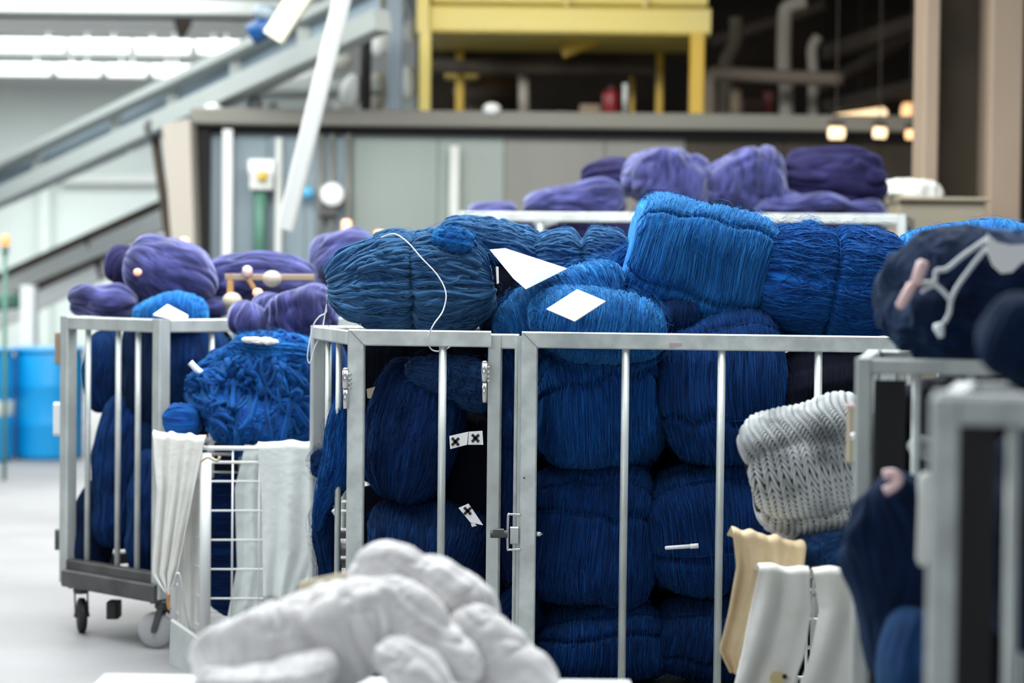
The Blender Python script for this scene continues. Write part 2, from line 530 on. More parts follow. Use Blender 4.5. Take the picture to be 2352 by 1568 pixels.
        X, Yy, Z = H.pos(Sp, Pp, lift)
        add_tubes(np.stack([X, Yy, Z], -1), rng.uniform(.0009, .0019, n), 5)
    if fuzz:
        n, m = fuzz, 8
        s0 = rng.uniform(-.95, .95, n)[:, None]; p0 = rng.uniform(0, 2 * PI, n)[:, None]
        tt = np.linspace(0, 1, m)[None, :]
        ln = .006 + .05 * rng.rand(n)[:, None] ** 2.5
        ds = rng.normal(0, 1, (n, 1)); dp = rng.normal(0, 1, (n, 1))
        Sp = np.clip(s0 + ln / H.L * 2 * (ds * tt + .5 * np.sin(tt * 8 + ds * 5)), -.99, .99)
        Pp = p0 + ln / (H.H / 2) * (dp * tt + .5 * np.cos(tt * 7 + dp * 5))
        X, Yy, Z = H.pos(Sp, Pp, ln * .55 * np.sin(tt * rng.uniform(1.2, 3.0, n)[:, None]) + .0005)
        add_tubes(np.stack([X, Yy, Z], -1), rng.uniform(.00022, .00045, n), 3)
    vs, qs, uvs = np.concatenate(V), np.concatenate(F), np.concatenate(U)
    me = bpy.data.meshes.new(name)
    me.vertices.add(len(vs)); me.vertices.foreach_set('co', vs.astype(np.float32).ravel())
    me.loops.add(len(qs) * 4); me.loops.foreach_set('vertex_index', qs.astype(np.int32).ravel())
    me.polygons.add(len(qs)); me.polygons.foreach_set('loop_start', np.arange(0, len(qs) * 4, 4, dtype=np.int32))
    me.update(calc_edges=True)
    me.polygons.foreach_set('use_smooth', np.ones(len(qs), bool))
    ul = me.uv_layers.new(name='UVMap')
    ul.data.foreach_set('uv', uvs[qs.ravel()].astype(np.float32).ravel())
    me.materials.append(mt)
    me.update()
    o = bpy.data.objects.new(name, me)
    C.objects.link(o)
    o.location = at(cx, cy, Y)
    o.rotation_euler = (Matrix.Rotation(math.radians(yaw), 3, 'Z') @ Matrix.Rotation(-math.radians(tilt), 3, 'Y') @ Matrix.Rotation(math.radians(roll), 3, 'X')).to_euler()
    tag(o, label, cat, group)
    for t in (ties if cords else ()):
        if t[0] == 'ring':
            Pp = np.linspace(0, 2 * PI, 60)[:-1]
            X, Yy, Z = H.pos(np.full_like(Pp, t[1]), Pp, abs(H.amp) * .6)
            mb = MB(); mb.tube([Vector(p) for p in zip(X, Yy, Z)], .0022, 6, closed=True)
            me2 = mb.build('tie_cord', mt, None, True)
            me2.parent = o
        else:
            Sp = np.linspace(-.93, .93, 60)
            X, Yy, Z = H.pos(Sp, np.full_like(Sp, t[1]), abs(H.amp) * .6)
            mb = MB(); mb.tube([Vector(p) for p in zip(X, Yy, Z)], .002, 6)
            me2 = mb.build('tie_cord', mt, None, True)
            me2.parent = o
    return o


# ================================================================== THE HALL
def quad_wall(name, pts, m, t=.1):
    """upright or flat slab from four corners, t thick away from the room"""
    a, b, c, d = [Vector(p) for p in pts]
    n = (b - a).cross(d - a).normalized() * -t
    mb = MB()
    mb.add([a, b, c, d, a + n, b + n, c + n, d + n], [(0, 1, 2, 3), (7, 6, 5, 4), (0, 4, 5, 1), (1, 5, 6, 2), (2, 6, 7, 3), (3, 7, 4, 0)])
    return mb.build(name, m)


mb = MB(); mb.box((0, 16, -.05), (30, 40, .1)); struct(mb.build('floor', M['floor']))
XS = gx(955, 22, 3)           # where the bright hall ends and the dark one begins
struct(quad_wall('wall_left', [(-14, 30, 0), (XS, 30, 0), (XS, 30, 4.4), (-14, 30, 4.4)], M['wall']))
struct(quad_wall('wall_side', [(-14, 8, 0), (-14, 30, 0), (-14, 30, 4.4), (-14, 8, 4.4)], M['wall']))
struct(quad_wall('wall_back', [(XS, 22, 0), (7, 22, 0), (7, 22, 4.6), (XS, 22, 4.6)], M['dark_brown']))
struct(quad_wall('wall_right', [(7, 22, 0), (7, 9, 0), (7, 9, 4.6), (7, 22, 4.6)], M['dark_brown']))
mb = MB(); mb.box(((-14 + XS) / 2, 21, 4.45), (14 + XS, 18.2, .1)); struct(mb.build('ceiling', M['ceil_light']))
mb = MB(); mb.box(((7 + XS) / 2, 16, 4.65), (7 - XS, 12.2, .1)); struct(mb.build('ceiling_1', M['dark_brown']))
# cross beams under the bright ceiling
for yy, pz, m in ((17.0, 14, 'offwhite'), (19.5, 62, 'offwhite')):
    p = at(0, pz, yy)
    mb = MB(); mb.beam((-13.9, yy, p.z), (gx(900, yy, p.z), yy, p.z), .2, .12 if yy < 18 else .05, .01)
    struct(mb.build('trim_1' if yy < 18 else 'trim_2', M[m]))
p = at(300, 36, 17.3)
mb = MB(); mb.beam((-13.9, 17.3, p.z), (gx(860, 17.3, p.z), 17.3, p.z), .2, .05, .01); struct(mb.build('trim_3', M['brown']))
# wall panel joints and the pale pilaster of the left wall
mb = MB(); mb.beam(at(103, 660, 29.8) - Vector((0, 0, 1.4)), at(103, 425, 29.8), .16, .05, .01, up=Vector((0, 1, 0))); struct(mb.build('trim_4', M['wall']))
mb = MB(); mb.beam(at(130, 413, 29.8), at(372, 412, 29.8), .1, .12, .01); struct(mb.build('trim_5', M['offwhite']))

# strip lamps under the bright ceiling
def lamp_row(py, Y, spans, grp, lab):
    for i, (a, b) in enumerate(spans):
        z = at(0, py, Y).z
        xa, xb = gx(a, Y, z), gx(b, Y, z)
        t = thing('strip_light', lab % ('leftmost', 'second from the left', 'third from the left', 'rightmost')[i], 'ceiling light', ((xa + xb) / 2, Y, z + .05), grp)
        m1 = MB(); m1.box(((xa + xb) / 2, Y, z + .07), (xb - xa, .14, .05), .008); m1.build('housing', M['white'], t, origin=((xa + xb) / 2, Y, z + .07))
        [(m3 := MB(), m3.cyl((xx, Y, z + .09), (xx, Y, 4.41), .012, 6), m3.build('hanger', M['white'], t, origin=(xx, Y, z + .1))) for xx in (xa + .2, xb - .2)]; m2 = MB(); m2.cyl((xa + .03, Y - .02, z), (xb - .03, Y - .02, z), .05, 12); m2.build('lamp_tube', M['lamp'], t, True, origin=((xa + xb) / 2, Y, z))
lamp_row(109, 23.0, ((-60, 150), (160, 300), (310, 440), (450, 560)), 'upper row of strip lights', '%s white strip lamp of the upper row under the pale ceiling')
lamp_row(164, 25.5, ((-60, 120), (128, 235), (243, 340), (348, 440)), 'lower row of strip lights', '%s white strip lamp of the lower row under the pale ceiling')
# dark tapering bracket on the ceiling beam
t = thing('ceiling_bracket', 'small brown tapered bracket hanging from the ceiling beam', 'bracket', at(422, 30, 18))
mb = MB(); p = at(422, 28, 18); q = at(416, 88, 18)
mb.tube([p, (p + q) / 2, q], [.11, .09, .03], 4); mb.build('bracket_arm', M['brown'], t, origin=p)

# ------------------------------------------------------------------ inclined conveyor
def strip(px0, py0, Y0, px1, py1, Y1): return at(px0, py0, Y0), at(px1, py1, Y1)
conv = thing('inclined_conveyor', 'long grey-blue inclined conveyor rising to the upper right', 'conveyor', (gx(380, 16, 0), 16, 0))
tops = [(-140, 450, 18.6), (90, 336, 17.4), (270, 248, 16.4), (400, 185, 15.7), (545, 112, 15.0), (700, 38, 14.3), (880, -40, 13.6)]
bots = [(-140, 520, 18.6), (90, 420, 17.4), (270, 340, 16.4), (400, 283, 15.7), (545, 216, 15.0), (700, 140, 14.3), (880, 48, 13.6)]
for i in range(6):
    a, b = at(*tops[i]), at(*tops[i + 1]); c, d = at(*bots[i + 1]), at(*bots[i])
    g = .035
    u = (b - a).normalized() * g
    aa, bb, cc, dd = a + u, b - u, c - u, d + u
    back = Vector((0, .55, 0))
    mb = MB()
    mb.add([aa, bb, cc, dd, aa + back, bb + back, cc + back, dd + back], [(3, 2, 1, 0), (4, 5, 6, 7), (0, 1, 5, 4), (2, 3, 7, 6), (1, 2, 6, 5), (3, 0, 4, 7)])
    mb.build('side_panel', M['conveyor'], conv, origin=(aa + cc) / 2)
for nm, pts, h in (('top_flange', tops, .07), ('bottom_flange', bots, .15)):
    mb = MB(); mb.beam(at(*pts[0]) - Vector((0, .05, 0)), at(*pts[-1]) - Vector((0, .05, 0)), .14, h, .01)
    mb.build(nm, M['conveyor_frame'], conv)
for i in range(1, 6):
    mb = MB(); a, b = at(*tops[i]), at(*bots[i]); mb.beam(a - Vector((0, .03, 0)), b - Vector((0, .03, 0)), .1, .07, .01, up=Vector((0, 1, 0)))
    mb.build('rib', M['conveyor_frame'], conv, origin=a)
mb = MB(); mb.tube([at(352, 285, 15.8), at(392, 575, 15.8), at(400, 640, 15.8)], .038, 8); mb.build('support_leg', M['brown'], conv, origin=at(352, 285, 15.8))
p = at(352, 292, 15.65); mb = MB(); mb.lathe([(.06, -.03), (.075, 0), (.06, .03)], p, (0, 1, 0), 16); mb.build('pivot_bolt', M['steel_dark'], conv, origin=p)
# lower, smaller conveyor
conv2 = thing('lower_conveyor', 'narrow lower grey conveyor slanting above the blue barrels', 'conveyor', (gx(150, 19, 0), 19, 0))
for nm, a, b, w, m in (('upper_rail', (-60, 668, 20), (385, 468, 18), .10, 'brown'), ('belt_side', (-60, 690, 20), (385, 500, 18), .19, 'offwhite'),
                       ('lower_rail', (-60, 730, 20), (250, 585, 18.6), .07, 'brown'), ('guard_strip', (-60, 762, 20), (300, 590, 18.5), .16, 'white')):
    mb = MB(); mb.beam(at(*a), at(*b), .12, w, .01); mb.build(nm, M[m], conv2)
for px, py in ((205, 560), (225, 600)):
    mb = MB(); mb.tube([at(px, py - 10, 18.7), at(px + 12, py + 40, 18.7)], .04, 8); mb.build('strut', M['brown'], conv2)
mb = MB(); p = at(75, 800, 19.5); mb.beam((p.x, 19.5, 0), (p.x, 19.5, at(75, 640, 19.5).z), .12, .12, .01); mb.build('leg', M['white'], conv2, origin=(p.x, 19.5, 0))
t = thing('green_motor', 'small dull green motor on the lower conveyor at the far left', 'motor', at(35, 690, 18.4))
mb = MB(); mb.cyl(at(-30, 697, 18.4), at(48, 690, 18.4), .075, 20); mb.build('motor_body', M['green'], t, True, origin=at(20, 690, 18.4))
mb = MB(); mb.cyl(at(48, 690, 18.4), at(60, 689, 18.4), .04, 16); mb.build('shaft', M['green'], t, True, origin=at(48, 690, 18.4))

# blue barrels
def barrel(px, Y, lab, band):
    x = gx(px, Y, .45)
    t = thing('blue_barrel', lab, 'barrel', (x, Y, 0), 'blue barrels by the far left wall')
    r = .29
    mb = MB(); mb.lathe([(r * .93, 0), (r * .99, .02), (r, .06), (r, .28), (r * 1.02, .30), (r, .32), (r, .60), (r * 1.02, .62), (r, .64), (r, .85), (r * .95, .90), (r * .93, .92)], (x, Y, 0), sides=48)
    mb.build('drum', M['barrel'], t, True, origin=(x, Y, 0))
    mb = MB(); mb.lathe([(r * .98, .9), (r * 1.03, .91), (r * 1.03, .935), (r * .96, .945), (r * .9, .935)], (x, Y, 0), sides=48)
    mb.build('lid', M['barrel'], t, True, origin=(x, Y, .93))
    if band:
        mb = MB(); mb.lathe([(r * 1.005, .38), (r * 1.012, .385), (r * 1.012, .50), (r * 1.005, .505)], (x, Y, 0), sides=48)
        part(mb.build('label_band', M['offwhite'], t, True, origin=(x, Y, .44)), 'pale label band')
barrel(-50, 16.6, 'blue plastic barrel with a pale band, cut by the left edge', True)
barrel(112, 16.9, 'plain bright blue plastic barrel behind the left trolley', False)
mb = MB(); p = at(12, 775, 17.4); mb.box((p.x - .12, 16.62, .946 + .12), (.34, .26, .24), .01)
tag(mb.build('cardboard_box', M['cardboard'], origin=(p.x - .12, 16.62, .946)), 'brown cardboard box standing above the blue barrels at the left edge', 'box')
t = thing('white_post', 'pale vertical post rising behind the barrels at left', 'post', (gx(66, 17.7, .9), 17.7, 0))
mb = MB(); x = gx(66, 17.7, 1); mb.beam((x, 17.7, 0), (x, 17.7, at(66, 655, 17.7).z), .13, .13, .015, up=Vector((0, 1, 0))); mb.build('pole', M['white'], t, origin=(x, 17.7, 0))

# signal lamps
def beacon(px, py, Y, w, h, m, lab, post=True, g='orange signal lamps', base=None):
    p = at(px, py + h / 2, Y)
    t = thing('signal_lamp', lab, 'signal lamp', (p.x, Y, 0 if post else p.z), g)
    r = w / 2 * Y / FPX; H = h * Y / FPX
    mb = MB(); mb.lathe([(r * .9, 0), (r, .01), (r, H * .8), (r * .8, H * .95), (r * .3, H)], p, sides=20); mb.build('lens', M[m], t, True, origin=p)
    if post:
        mb = MB(); mb.cyl((p.x, Y, 0), p, r * .45, 10); mb.cyl(p - Vector((0, 0, H * .8)), p, r * .8, 16); mb.build('stand', M['green'], t, True, origin=(p.x, Y, 0))
beacon(12, 552, 15, 20, 24, 'orange_glow', 'orange signal lamp on a thin stand at the far left edge')
beacon(796, 524, 12, 24, 40, 'peach_glow', 'tall peach signal lamp above the violet bundles near the white pole')
beacon(424, 558, 11.2, 20, 26, 'peach_glow', 'pinkish signal lamp behind the large violet bundle at left')
beacon(872, 536, 11.5, 24, 14, 'peach_glow', 'low peach signal lamp peeping over the dark blue bundle')

# ------------------------------------------------------------------ machine housing
HY = 15.0
zt = at(1176, 288, HY).z
hous = thing('machine_housing', 'long grey sheet-steel machine housing across the background', 'machine', (0, HY, 0))
segs = [(466, 512, 'housing_blue'), (514, 612, 'housing_blue'), (614, 700, 'housing_blue'), (702, 806, 'housing_blue'), (808, 1004, 'housing_green'), (1006, 1156, 'housing_green'),
        (1158, 1386, 'housing_grey'), (1388, 1570, 'housing_grey'), (1572, 1800, 'housing_brown'), (1802, 2020, 'housing_brown'), (2022, 2400, 'housing_brown')]
for a, b, m in segs:  # panel tones partly paint the light fading to the right
    xa, xb = gx(a, HY, 2), gx(b, HY, 2)
    mb = MB(); mb.box(((xa + xb) / 2, HY + .15, zt / 2), (xb - xa, .3, zt), .012); mb.build('housing_panel', M[m], hous, origin=((xa + xb) / 2, HY, 0))
xa, xb = gx(447, HY, 2), gx(2420, HY, 2)
mb = MB(); mb.beam((xa, HY + .05, zt + .03), (xb, HY + .05, zt + .03), .5, .12, .012); mb.build('deck_edge', M['deck'], hous, origin=(0, HY, zt))
mb = MB(); mb.beam((xa, HY - .03, zt - .06), (xb, HY - .03, zt - .06), .1, .05, .01); part(mb.build('shadow_line_strip', M['gap'], hous, origin=(0, HY, zt)), 'black strip painted as a shadow line')  # black strip drawn in as the shadow line under the deck
mb = MB(); mb.beam((gx(560, HY, 2), HY + 1.8, zt + .05), (xb, HY + 1.8, zt + .05), 3.2, .06, .01); mb.build('roof_deck', M['deck'], hous, origin=(0, HY + 1, zt))
mb = MB(); x = gx(454, HY, 2); mb.beam((x, HY - .05, 0), (x, HY - .05, zt), .1, .2, .01, up=Vector((1, 0, 0))); part(mb.build('dark_gap_strip', M['gap'], hous, origin=(x, HY, 0)), 'black upright strip for the dark gap')  # black strip set in place of the dark gap
for px, y1, m, w in ((522, 300, 'white', .075), (1043, 338, 'offwhite', .075), (640, 320, 'offwhite', .05)):
    mb = MB(); x = gx(px, HY - .12, 2); mb.beam((x, HY - .12, 0), (x, HY - .12, at(px, y1, HY).z), w, .06, .01, up=Vector((0, 1, 0)))
    part(mb.build('edge_strip', M[m], hous, origin=(x, HY - .12, 0)), 'pale upright strip')
for px in (735, 762, 800):
    mb = MB(); x = gx(px, HY - .1, 2); mb.cyl((x, HY - .1, 1.4), (x, HY - .1, at(px, 310, HY).z), .022, 8)
    mb.build('conduit', M['housing_grey'], hous, True, origin=(x, HY - .1, 1.4))
# pillar beside the housing (beige, tapering)
mb = MB()
a, b = at(372, 285, 14.6), at(436, 272, 14.6); c, d = at(450, 700, 14.6), at(405, 700, 14.6)
bk = Vector((0, .35, 0))
mb.add([a, b, c, d, a + bk, b + bk, c + bk, d + bk], [(3, 2, 1, 0), (4, 5, 6, 7), (0, 1, 5, 4), (2, 3, 7, 6), (1, 2, 6, 5), (3, 0, 4, 7)])
t = thing('tapered_support', 'off-white tapered support under the conveyor beside the housing', 'support', (c.x, 14.8, 0))
mb.build('tapered_plate', M['pipe'], t, origin=c)
mb = MB(); x = (c.x + d.x) / 2; mb.box((x, 14.8, .65), (.2, .3, 1.35), .01); mb.build('foot_column', M['offwhite'], t, origin=(x, 14.8, 0))

# gauge, switch box and knob on the housing
t = thing('pressure_gauge', 'round white gauge on the blue-grey machine housing', 'gauge', at(764, 447, HY - .1))
p = at(764, 447, HY - .14)
mb = MB(); mb.lathe([(.075, .06), (.088, .05), (.088, -.03), (.08, -.04)], p, (0, 1, 0), 32); mb.build('gauge_case', M['white'], t, True, origin=p)
mb = MB(); mb.lathe([(.075, -.041), (.072, -.045)], p, (0, 1, 0), 32); mb.build('dial', M['card'], t, True, origin=p)
mb = MB(); mb.beam(p + Vector((0, -.048, 0)), p + Vector((.04, -.048, .03)), .006, .004); mb.build('needle', M['ink'], t, origin=p)
mb = MB(); mb.box(at(755, 487, HY - .1), (.13, .12, .09), .02); part(mb.build('valve_body', M['steel_dark'], t, origin=at(755, 487, HY - .1)), 'dark valve body')
t = thing('switch_box', 'white switch box with a yellow knob on the housing', 'switch box', at(602, 400, HY - .15))
p = at(602, 385, HY - .15)
mb = MB(); mb.box(p, (.19, .14, .12), .03); mb.build('box_lid', M['white'], t, origin=p)
p = at(602, 418, HY - .15); mb = MB(); mb.box(p, (.17, .12, .12), .01); mb.build('box_body', M['offwhite'], t, origin=p)
p = at(603, 405, HY - .24); mb = MB(); mb.lathe([(.035, .03), (.035, -.02), (.02, -.03)], p, (0, 1, 0), 16); part(mb.build('knob', M['amber'], t, True, origin=p), 'yellow knob')
mb = MB(); mb.tube([at(598, 432, HY - .12), at(596, 640, HY - .12)], .05, 12); part(mb.build('feed_pipe', M['green'], t, True, origin=p), 'green pipe')
p = at(706, 442, HY - .12); mb = MB(); mb.lathe([(.03, .1), (.04, .02), (.045, -.02), (.02, -.04)], p, (0, 1, 0), 16)
tag(mb.build('blue_valve_knob', mat('sky_blue_plastic', lin(.08, .42, .72), .4), None, True, origin=p), 'small sky-blue knob left of the white gauge', 'knob')

# white diagonal pole and cream strut
t = thing('diagonal_pole', 'long white diagonal pole crossing in front of the conveyor', 'pole', at(650, 525, 11.5))
mb = MB(); mb.beam(at(800, -60, 11.2), at(655, 524, 11.5), .10, .07, .015, up=Vector((0, 1, 0))); mb.build('pole', M['offwhite'], t, origin=at(655, 524, 11.5))
mb = MB(); x = at(640, 540, 11.6).x; mb.beam((x, 11.6, 0), (x, 11.6, at(640, 528, 11.6).z), .05, .05, .006); mb.build('stand', M['white'], t, origin=(x, 11.6, 0))
mb = MB(); mb.beam(at(628, 88, 12.6) + (at(730, -70, 12.6) - at(628, 88, 12.6)) * 4.4, at(628, 88, 12.6), .14, .10, .015, up=Vector((0, 1, 0)))
tag(mb.build('cream_strut', mat('cream_paint', lin(.55, .55, .44), .5), origin=at(640, 80, 12.6)), 'short cream diagonal strut left of the white pole', 'strut')

# ------------------------------------------------------------------ plant on the deck (left of the yellow platform)
ZD = zt + .09
def pipe(name, pts, r, m, lab, cat='pipe', grp=None, sides=14):
    mb = MB(); mb.tube(smooth_pts(pts, 6) if len(pts) > 2 else pts, r, sides)
    return tag(mb.build(name, M[m], None, True, origin=pts[0]), lab, cat, grp)
pipe('black_standpipe', [at(840, 262, 15.4), at(841, 120, 15.4), at(848, 78, 15.4), at(885, 52, 15.4), at(930, 46, 15.4)], .042, 'gap', 'black standpipe bending right beneath the grey duct')
t = thing('blue_grey_post', 'tall blue-grey steel post left of the yellow platform', 'post', (gx(908, 14.9, ZD), 15.1, ZD))
mb = MB(); x = gx(908, 15.1, 3); mb.beam((x, 15.1, ZD - .02), (x, 15.1, 4.6), .12, .09, .012, up=Vector((0, 1, 0))); mb.build('pole', mat('slate_blue_paint', lin(.20, .26, .31), .5), t, origin=(x, 15.1, ZD))
pipe('grey_duct', [at(770, -60, 16.4), at(830, 20, 16.4), at(905, 12, 16.4)], .19, 'conveyor', 'fat pale grey duct above the black standpipe', 'duct')
def oval(px, py, w, h, Y, m, lab, name='white_tank', cat='tank', tilt=0):
    p = at(px, py, Y); k = Y / FPX / 2
    mb = MB(); mb.lathe([(w * k * math.sin(a), -h * k * math.cos(a)) for a in np.linspace(.12, PI - .12, 14)], p, (math.sin(tilt), 0, math.cos(tilt)), 24)
    return tag(mb.build(name, M[m], None, True, origin=p), lab, cat)
oval(806, 212, 52, 88, 15.5, 'white', 'bright white oval tank on the deck left of the black standpipe', tilt=.25)
oval(778, 140, 70, 50, 16.2, 'offwhite', 'grey-white rounded tank above the bright oval one')
oval(875, 100, 50, 62, 16.3, 'white', 'white rounded tank right of the black standpipe top')
oval(938, 190, 40, 80, 16.6, 'offwhite', 'pale rounded tank right of the blue-grey post')
oval(868, 210, 42, 92, 16.6, 'pipe', 'cream oval tank between the black pipe and blue-grey post')
oval(942, 70, 26, 60, 16.9, 'white', 'small white tank beside the yellow platform corner')
oval(1130, 251, 42, 30, 14.8, 'white', 'small white round canister on the deck under the platform', 'white_canister', 'canister')
oval(490, 250, 40, 26, 14.9, 'white', 'small white cap on the left end of the deck', 'white_tin', 'tin')
oval(585, 238, 38, 40, 15.2, 'white', 'white round canister on the deck left of the pole', 'white_canister', 'canister')
oval(628, 247, 26, 26, 15.3, 'white', 'smaller white canister close to the white pole', 'white_canister', 'canister')
pipe('deck_pipe', [at(560, 208, 16.2), at(720, 205, 16.2), at(880, 200, 16.2)], .07, 'conveyor_frame', 'horizontal grey pipe behind the deck canisters')
pipe('handrail', [at(600, 172, 16.6), at(760, 176, 16.6)], .06, 'white', 'white horizontal rail beneath the conveyor head', 'rail')
oval(770, 245, 40, 30, 15.0, 'offwhite', 'pale round cap on the deck right of the white pole', 'white_tin', 'tin')
t = thing('dark_motor', 'dark blue motor tucked behind the cream strut', 'motor', at(605, 60, 13.6))
mb = MB(); mb.cyl(at(575, 82, 13.6), at(632, 50, 13.6), .075, 20); mb.build('motor_body', M['barrel_dark'], t, True, origin=at(605, 65, 13.6))
mb = MB(); mb.lathe([(.06, -.02), (.1, 0), (.1, .06), (.05, .09)], at(612, 42, 13.6), (.3, 0, 1), 20); mb.build('motor_cover', M['conveyor'], t, True, origin=at(612, 42, 13.6))

# ------------------------------------------------------------------ yellow platform
YP = 15.25
plat = thing('yellow_platform', 'large yellow steel hopper platform standing on the deck', 'platform', (gx(1290, YP, ZD), YP, ZD))
xa, xb = gx(985, YP, 3.4), gx(1632, YP, 3.4); z0, z1 = at(1290, 76, YP).z, at(1290, -80, YP).z
zm = at(1290, 14, YP).z
mb = MB(); mb.box(((xa + xb) / 2, YP + .7, (z0 + zm) / 2), (xb - xa, 1.4, zm - z0), .02); mb.build('lower_beam', M['yellow'], plat, origin=((xa + xb) / 2, YP, z0))
mb = MB(); mb.box(((xa + xb) / 2, YP + .75, (zm + z1) / 2), (xb - xa - .04, 1.4, z1 - zm - .04), .02); mb.build('hopper_side', M['yellow'], plat, origin=((xa + xb) / 2, YP, zm))
for px in (1300, 1480):
    mb = MB(); x = gx(px, YP - .02, 3.4); mb.beam((x, YP - .01, zm), (x, YP - .01, z1), .04, .05, .006, up=Vector((0, 1, 0))); mb.build('stiffener', M['yellow'], plat, origin=(x, YP, zm))
mb = MB(); x = gx(972, YP - .03, 3.4); mb.beam((x, YP - .03, z0 - .01), (x, YP - .03, z1), .1, .1, .01, up=Vector((0, 1, 0))); mb.build('corner_angle', M['yellow'], plat, origin=(x, YP, z0))
for px, Y, w, m in ((976, YP - .03, .09, 'yellow'), (1600, YP, .11, 'amber'), (1056, YP + 1.2, .07, 'amber'), (1514, YP + 1.2, .06, 'amber'), (1452, YP + 1.5, .04, 'amber')):
    mb = MB(); x = gx(px, Y, 3); mb.beam((x, Y, ZD - .03), (x, Y, z0 + .01), w, w, .01, up=Vector((0, 1, 0))); mb.build('leg', M[m], plat, origin=(x, Y, ZD))
mb = MB(); mb.beam((xa, YP + 1.3, z0 - .04), (xb, YP + 1.3, z0 - .04), .1, .08, .01); mb.build('cross_beam', M['brown'], plat, origin=(xa, YP + 1.3, z0))
mb = MB(); mb.beam(at(1290, 120, YP + .6), at(1420, 70, YP + .6), .1, .1, .01); mb.build('brace', M['amber'], plat, origin=at(1290, 120, YP + .6))
t = thing('yellow_strip_light', 'glowing yellowish strip light beneath the yellow platform', 'light', at(1115, 122, 16.8))
mb = MB(); mb.cyl(at(1012, 122, 16.8), at(1218, 124, 16.8), .032, 12); mb.build('lamp_tube', M['tube_yellow'], t, True, origin=at(1115, 122, 16.8))
pipe('grey_beam', [at(985, 152, 16.2), at(1500, 160, 16.2)], .055, 'brown', 'grimy horizontal steel beam passing beneath the yellow platform', 'beam')
t = thing('brown_vessel', 'dark brown rounded vessel under the yellow platform', 'vessel', at(1130, 235, 17.4))
mb = MB(); mb.lathe([(.1, 0), (.3, .04), (.34, .15), (.3, .24), (.1, .3)], at(1130, 250, 17.4), (0, 0, 1), 28); vz = at(1130, 250, 17.4); mb.cyl((vz.x, vz.y, ZD), (vz.x, vz.y, vz.z + .03), .22, 24); mb.build('vessel_body', M['brown'], t, True, origin=at(1130, 250, 17.4))
mb = MB(); mb.box(at(1060, 170, 17.0), (.28, .2, .09), .01); mb.build('yellow_lid', M['yellow'], t, origin=at(1060, 170, 17.0))
pipe('pale_stub_pipe', [at(1204, 258, 16.4), at(1202, 172, 16.4)], .045, 'pipe', 'short pale upright pipe right of the brown vessel')
t = thing('fire_extinguisher', 'dark red cylinder standing on the deck beneath the platform', 'cylinder', at(1403, 258, 15.6))
p = at(1403, 258, 15.6); p.z = ZD
mb = MB(); mb.lathe([(.055, 0), (.068, .01), (.068, .20), (.055, .235), (.02, .25)], p, sides=24); mb.build('cylinder_body', M['red'], t, True, origin=p)
mb = MB(); mb.cyl(p + Vector((0, 0, .25)), p + Vector((0, 0, .27)), .018, 12); mb.build('valve', M['steel_dark'], t, True, origin=p)
mb = MB(); p = at(1355, 232, 16.0); p.z = ZD + .08; mb.box(p, (.16, .12, .16), .01); tag(mb.build('pinkish_carton', M['column'], origin=p), 'pinkish carton left of the dark red cylinder', 'box')
mb = MB(); p = at(1290, 245, 16.0); p.z = ZD + .05; mb.box(p, (.09, .1, .10), .02); tag(mb.build('tan_tin', M['card_tan'], origin=p), 'small tan tin left of the pinkish carton', 'tin')
pipe('white_rod', [at(1436, 258, 15.9), at(1436, 192, 15.9)], .02, 'white', 'thin white rod right of the dark red cylinder', 'rod')

# ------------------------------------------------------------------ pipework on the right
PW = 'pipes against the dark background'
pipe('elbow_pipe', [at(1806, 288, 16.8), at(1806, 200, 16.8), at(1800, 150, 16.8), at(1803, 40, 16.8), at(1812, 16, 16.8), at(1850, 4, 16.8)], .062, 'pipe', 'pale pipe with an elbow at its top in the dark area', 'pipe', PW)
pipe('bent_pipe', [at(1668, 292, 17.2), at(1668, 180, 17.2), at(1668, 140, 17.2), at(1690, 92, 17.2), at(1690, 40, 17.2)], .055, 'pipe_dark', 'short dark bent pipe right of the yellow platform', 'pipe', PW)
pipe('horizontal_pipe', [at(1632, 284, 16.2), at(1631, 200, 16.2), at(1634, 172, 16.2), at(1660, 168, 16.2), at(1760, 175, 16.2), at(1935, 182, 16.2)], .058, 'pipe_dark', 'horizontal dark pipe right of the thick amber leg', 'pipe', PW)
pipe('thin_riser', [at(1868, 288, 16.9), at(1868, 200, 16.9), at(1868, 160, 16.9), at(1866, 110, 16.9), at(1880, 85, 16.9)], .045, 'pipe', 'short pale riser right of the brown stanchion', 'pipe', PW)
pipe('lower_stub', [at(1690, 288, 16.5), at(1690, 196, 16.5)], .05, 'column', 'pinkish upright stub below the horizontal pipe', 'pipe', PW)
t = thing('brown_stanchion', 'dark brown upright stanchion beside the elbow pipe', 'stanchion', (gx(1845, 17, ZD), 17, ZD))
mb = MB(); x = gx(1845, 17, 3); mb.beam((x, 17, ZD - .02), (x, 17, 4.6), .12, .12, .01); mb.build('pole', M['brown'], t, origin=(x, 17, ZD))
mb = MB(); p = at(1765, 235, 17.2); mb.box((p.x, 17.2, ZD + .2), (.07, .07, .4), .01); tag(mb.build('red_post', M['red'], origin=(p.x, 17.2, ZD)), 'dark red short post left of the elbow pipe', 'post')
mb = MB(); p = at(1728, 230, 17.3); mb.box((p.x, 17.3, ZD + .17), (.16, .1, .34), .01); tag(mb.build('brown_cabinet', mat('reddish_brown_paint', lin(.09, .045, .03), .7), origin=(p.x, 17.3, ZD)), 'reddish brown cabinet right of the pinkish stub', 'cabinet')
